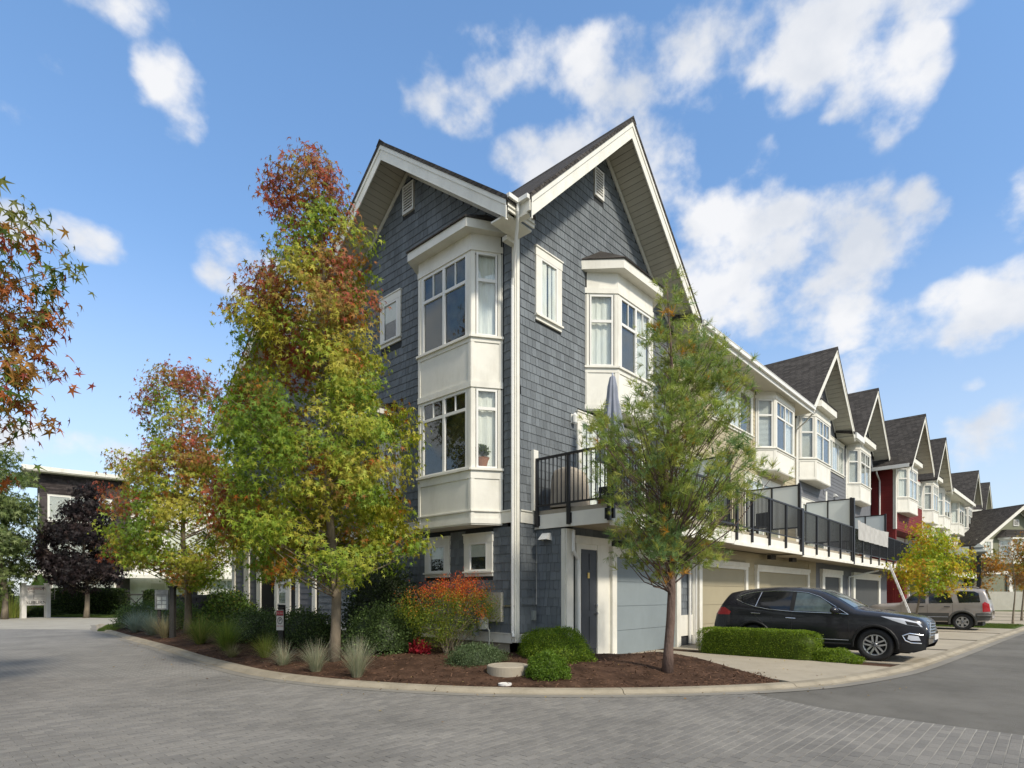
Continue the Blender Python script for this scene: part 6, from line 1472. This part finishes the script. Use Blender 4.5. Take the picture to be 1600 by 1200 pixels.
# no parking sign on a dark post
c0 = np.array([-2.98, 5.15]); FN = Fr(c0, VR[:2], -VD[:2])
npz = bedz(-2.98, 5.15)
npn = empty('no_parking_sign', (c0[0], c0[1], npz), 'no parking sign on a short dark post among the shrubs', 'sign')
MB().fb(FN, -.05, .07, -.12, -.006, npz-.1, 1.22).fb(FN, -.065, .085, -.135, .008, 1.22, 1.25).build('post', M_blackpost, npn)
MB().fb(FN, -.088, .088, -.004, .004, .69, 1.19).build('plate', M_signwhite, npn)
MB().fb(FN, -.084, .084, .005, .007, 1.055, 1.175).build('red_panel', M_signred, npn)
MB().fb(FN, -.084, .084, .0075, .009, 1.045, 1.055).fb(FN, -.084, .084, .0075, .009, 1.168, 1.178).build('border', M_ink, npn)
ring = MB(); n = 28
for i in range(n):
    a0, a1 = 2*math.pi*i/n, 2*math.pi*(i+1)/n
    ring.add([FN.p(r_*math.cos(a), .007, .925+r_*1.35*math.sin(a)) for a in (a0, a1) for r_ in (.052, .064)], [(0, 1, 3, 2)])
ring.build('ring', M_ink, npn)
rtN = (VR[0], VR[1], 0)
text_mesh('P', .13, M_ink, npn, FN.p(0, .008, .925), rtN); text_mesh('FIRE LANE', .036, M_signred, npn, FN.p(0, .008, .79), rtN); text_mesh('TOW AWAY', .036, M_signwhite, npn, FN.p(0, .009, 1.11), rtN)
# notice board between two posts
nb0 = np.array(hl(19.9, 254)); FNb = Fr(nb0, VR[:2], -VD[:2])
nb = empty('notice_board', (nb0[0], nb0[1], .25), 'grey notice board with six white papers, left of the black capped post', 'notice board')
MB().fb(FNb, -.25, .20, -.04, .0, 1.05, 1.72).build('board', M_board, nb)
MB().fb(FNb, -.25, -.21, .0, .02, 1.05, 1.62).fb(FNb, .16, .20, .0, .02, 1.05, 1.62).fb(FNb, -.25, .20, .001, .025, 1.56, 1.72).build('frame', M_board, nb)
for i in range(2):
    for j in range(3): piece('paper', FNb, -.18+.17*i, -.04+.17*i, .002, .006, 1.09+.14*j, 1.20+.14*j, M_paper, nb)
MB().fb(FNb, -.20, -.10, -.10, -.041, .2, 1.3).build('leg', M_blackpost, nb)
bp0 = np.array(hl(19.6, 268)); FBp = Fr(bp0, VR[:2], -VD[:2])
bpz = .2
bp_ = empty('capped_post', (bp0[0], bp0[1], bpz), 'black square post with a flat cap right of the notice board', 'post')
MB().fb(FBp, -.075, .075, -.15, 0, .05, 1.78).build('post', M_blackpost, bp_); MB().fb(FBp, -.11, .11, -.185, .035, 1.78, 1.84).build('cap', M_blackpost, bp_)
# dry stone wall behind the second sweetgum
wa, wb = np.array(hl(24.8, 271)), np.array(hl(24.2, 345)); dw = wb-wa; FW = Fr(wa, dw, (-1, 0)); FW.n = Vector((FW.u.y, -FW.u.x)); FW.n = FW.n if FW.n.dot(Vector((-VD[0], -VD[1]))) > 0 else -FW.n; LW = float(np.linalg.norm(dw))
sw = empty('stone_wall', FW.p(LW/2, 0, 0), 'low dark stone wall with a flat cap between the black post and the bushes', 'wall')
MB().fb(FW, 0, LW, -.3, -.03, 0, 1.42).build('core', M_stone, sw)
z = .1; r_ = 0
while z < 1.38:
    u = -random.random()*.2
    while u < LW:
        L_ = random.uniform(.16, .42); a, b = max(u, 0), min(u+L_, LW)
        if b-a > .04: piece('stone', FW, a+.006, b-.006, -.04, random.uniform(.0, .03), z+.004, z+.10, M_stone, sw)
        u += L_
    z += .108
MB().fb(FW, -.05, LW, -.36, .06, 1.42, 1.54).build('cap', M_blackpost, sw)
# small garden gate with cross braces
ga, gb = np.array(hl(42.6, 200)), np.array(hl(42.6, 224)); FGt = Fr(ga, gb-ga, -VD[:2]); Lg = float(np.linalg.norm(gb-ga))
gt = empty('garden_gate', FGt.p(Lg/2, 0, 0), 'small dark cross braced garden gate between capped posts in the hedge', 'gate')
for u in (-.12, Lg+.12): MB().fb(FGt, u-.11, u+.11, -.1, .1, 0, 1.72).fb(FGt, u-.17, u+.17, -.16, .16, 1.72, 1.80).build('post', M_blackpost, gt)
MB().fb(FGt, 0, Lg, -.03, .03, 1.45, 1.55).fb(FGt, 0, Lg, -.03, .03, .25, .35).build('rail', M_blackpost, gt)
for (z0, z1) in ((.35, 1.45), (1.45, .35)):
    MB().fpoly(FGt, [(0, z0-.05), (0, z0+.05), (Lg, z1+.05), (Lg, z1-.05)], -.02, .02).build('brace', M_blackpost, gt)
MB().fb(Fr(hl(44.5, 196), VR[:2], -VD[:2]), 0, 1.6, -.02, .02, .0, 1.3).build('white_planter_box', M_white) if False else None
# concrete chamber and drain cap in the mulch
cyl = MB(); cc_ = Vector((-1.80, -1.43)); n = 40
pr_ = [(.39, -.05), (.39, .21), (.375, .225), (.30, .228), (.295, .220), (.0, .222)]
for (r_, z) in pr_:
    for i in range(n): a = 2*math.pi*i/n; cyl.v.append((cc_.x+r_*math.cos(a), cc_.y+r_*math.sin(a), .05+z))
for q in range(len(pr_)-1):
    for i in range(n): cyl.f.append((q*n+i, q*n+(i+1) % n, (q+1)*n+(i+1) % n, (q+1)*n+i))
o = cyl.build('concrete_chamber', M_concrete, None, at=(cc_.x, cc_.y, .05)); tag(o, 'round concrete chamber lid standing out of the mulch by the small boxwood', 'manhole')
dc = MB(); zc = bedz(-2.56, -2.07)+.012
dr_ = [(.115, -.03), (.115, .012), (.085, .016), (.075, .004), (.05, .004), (.045, .014), (.0, .014)]
for (r_, z) in dr_:
    for i in range(24): a = 2*math.pi*i/24; dc.v.append((-2.56+r_*math.cos(a), -2.07+r_*math.sin(a), zc+z))
for q in range(len(dr_)-1):
    for i in range(24): dc.f.append((q*24+i, q*24+(i+1) % 24, (q+1)*24+(i+1) % 24, (q+1)*24+i))
o = dc.build('drain_cap', M_signwhite, None, at=(-2.56, -2.07, zc)); tag(o, 'small round white drain cap in the mulch near the kerb', 'drain cap')
# lamp post
lp = empty('lamp_post', (24.9, -6.35, .05), 'black square lamp post with a grey pagoda shaped head behind the silver SUV', 'street lamp')
MB().box(24.82, 24.98, -6.43, -6.27, .05, 3.35).build('pole', M_black, lp)
mb = MB()
for (r_, z) in ((.05, 3.35), (.14, 3.40), (.34, 3.48), (.36, 3.52), (.20, 3.62), (.16, 3.70), (.22, 3.72), (.10, 3.84), (.03, 3.90)):
    for i in range(4): a = math.pi/4+math.pi/2*i; mb.v.append((24.9+r_*1.2*math.cos(a), -6.35+r_*1.2*math.sin(a), z))
for q in range(8):
    for i in range(4): mb.f.append((q*4+i, q*4+(i+1) % 4, (q+1)*4+(i+1) % 4, (q+1)*4+i))
mb.build('lamp_head', M_meter, lp)
# ladder against the balcony of the grey house
ld = empty('ladder', (15.1, -5.4, .05), 'narrow white ladder leaning towards the yellow maple behind the dark SUV', 'ladder')
B0 = np.array([15.1, -5.45, .05]); T0_ = np.array([15.1, -4.55, 2.62]); sd = VR*.15+VD*.30
for k in (0, 1): MB().tube([tuple(B0+sd*k), tuple(T0_+sd*k)], .022, 6).build('stile', M_signwhite, ld)
for i in range(11): q = B0+(T0_-B0)*(i+.8)/12; piece_ = MB().tube([tuple(q), tuple(q+sd)], .013, 6).build('rung', M_metal, ld)
# closed parasol and deck furniture
um = empty('patio_umbrella', (2.0, -1.25, 3.5), 'closed navy grey patio umbrella standing on the corner balcony', 'umbrella')
mb = MB(); n = 48; prof_ = [(.02, 6.72), (.09, 6.68), (.15, 6.45), (.17, 6.2), (.22, 5.95), (.27, 5.6), (.33, 5.2), (.38, 4.9), (.40, 4.75)]
for q, (r_, z) in enumerate(prof_):
    for i in range(n):
        a = 2*math.pi*i/n; k = q/len(prof_); rr = .82*r_*(1+.42*k*math.cos(8*a)+-.12+.10*k*math.sin(5*a+q)); mb.v.append((2.0+rr*math.cos(a), -1.25+rr*math.sin(a), z-.12*k*(1-math.cos(8*a))*.5))
for q in range(len(prof_)-1):
    for i in range(n): mb.f.append((q*n+i, q*n+(i+1) % n, (q+1)*n+(i+1) % n, (q+1)*n+i))
mb.build('canopy', M_canvas, um, smooth=True); MB().tube([(2.0, -1.25, 3.5), (2.0, -1.25, 6.78)], .022, 8).build('pole', M_metal, um); MB().tube([(2, -1.25, 3.5), (2, -1.25, 3.58)], [.25, .22], 20).build('base', M_black, um)
cv = empty('covered_grill', (1.17, -.62, 3.5), 'beige fabric cover draped over a grill behind the corner balcony railing', 'grill')
V = []; nu = 28
for (r_, z, k) in ((1.05, 3.55, .06), (1.02, 3.8, .05), (1.0, 4.1, .03), (.96, 4.3, .02), (.80, 4.42, .02), (.45, 4.5, .0), (.0, 4.52, 0)):
    for i in range(nu): a = 2*math.pi*i/nu; sx = abs(math.cos(a))**.5*np.sign(math.cos(a)); sy = abs(math.sin(a))**.5*np.sign(math.sin(a)); V.append((1.17+.46*r_*sx*(1+k*math.sin(7*a)), -.62+.30*r_*sy*(1+k*math.cos(9*a)), z))
MB().add(V, [(q*nu+i, q*nu+(i+1) % nu, (q+1)*nu+(i+1) % nu, (q+1)*nu+i) for q in range(6) for i in range(nu)]).build('cover', M_cover, cv, smooth=True)
tbx = MB(); tbx.add([(1.35, -1.75, 3.52), (2.1, -1.75, 3.52), (2.1, -1.3, 3.52), (1.35, -1.3, 3.52), (1.35, -1.75, 4.0), (1.35, -1.3, 4.0), (2.1, -1.75, 3.60), (2.1, -1.3, 3.6)], [(0, 1, 6, 4), (3, 5, 7, 2), (0, 4, 5, 3), (4, 6, 7, 5), (1, 2, 7, 6), (0, 3, 2, 1)])
o = tbx.build('deck_box', M_black, None, at=(1.7, -1.5, 3.52)); tag(o, 'black wedge shaped box on the corner balcony beside the beige cover', 'box')
def patio_chair(x, y, z, rot, label):
    t = empty('patio_chair', (x, y, z), label, 'chair', 'chairs on the tan house balcony'); u = (math.cos(rot), math.sin(rot)); f = Fr((x, y), u, (-u[1], u[0]))
    MB().fb(f, -.25, .25, -.25, .25, z+.40, z+.45).build('seat', M_trimblack, t); MB().fb(f, -.25, .25, -.27, -.23, z+.45, z+.95).build('backrest', M_trimblack, t)
    for a in (-.22, .22):
        for b in (-.22, .22): MB().fb(f, a-.02, a+.02, b-.02, b+.02, z, z+.40).build('leg', M_trimblack, t)
patio_chair(8.6, -1.2, 3.48, .4, 'black patio chair on the tan balcony, nearest the pine'); patio_chair(9.8, -.8, 3.48, 2.6, 'black patio chair on the tan balcony, middle one of three'); patio_chair(11.2, -1.25, 3.48, 1.2, 'black patio chair on the tan balcony, furthest from the pine')
def potted(x, y, z, h, w, cols, label, seed, pot=M_terracotta):
    t = empty('potted_plant', (x, y, z), label, 'potted plant')
    MB().tube([(x, y, z), (x, y, z+.28), (x, y, z+.30)], [.13, .18, .19], 16).build('pot', pot, t)
    g = np.random.default_rng(seed); n = 900; d = g.normal(size=(n, 3)); d = nrm(d)*g.random((n, 1))**.4; P = np.array([x, y, z+.3+h/2])+d*np.array([w, w, h/2])
    foliage('foliage', P, nrm(d+np.array([0, 0, .3])), nrm(g.normal(size=(n, 3))), .085*g.uniform(.6, 1.3, n), pal(n, cols, [1]*len(cols), g), DIAW, M_leaf, t)
potted(26.3, -1.2, 3.40, 1.3, .55, [(.06, .10, .02), (.10, .15, .03), (.3, .3, .15)], 'leafy potted plant on the grey house balcony beside the frosted screen', 201)
potted(*F2.p(1.6, .9, 0)[:2], 3.40, 1.4, .6, [(.06, .10, .02), (.10, .15, .03)], 'tall leafy potted plant on the red house balcony', 202)
potted(*F2.p(4.6, 1.1, 0)[:2], 3.40, 1.5, .4, [(.30, .26, .03), (.22, .22, .03)], 'yellow leaved potted plant on the red house balcony above the maple', 203)
fl_ = empty('flower_pot', (.82, -1.72, 3.5), 'small pot of white flowers on the corner balcony floor by the railing', 'flower pot')
MB().tube([(.82, -1.72, 3.5), (.82, -1.72, 3.62)], [.06, .08], 12).build('pot', M_terracotta, fl_)
g = np.random.default_rng(204); P = np.array([.82, -1.72, 3.68])+g.normal(0, .06, (160, 3)); foliage('flower', P, nrm(g.normal(size=(160, 3))), nrm(g.normal(size=(160, 3))), .04, pal(160, [(.6, .6, .55), (.12, .16, .05)], [1, 1], g), DIAW, M_leaf, fl_)
# pot with plant inside the lower bay window of the corner house
potted(-.24, .84, 4.42, .28, .14, [(.07, .12, .02), (.12, .16, .03)], 'small potted plant on the sill inside the lower white bay window', 205)
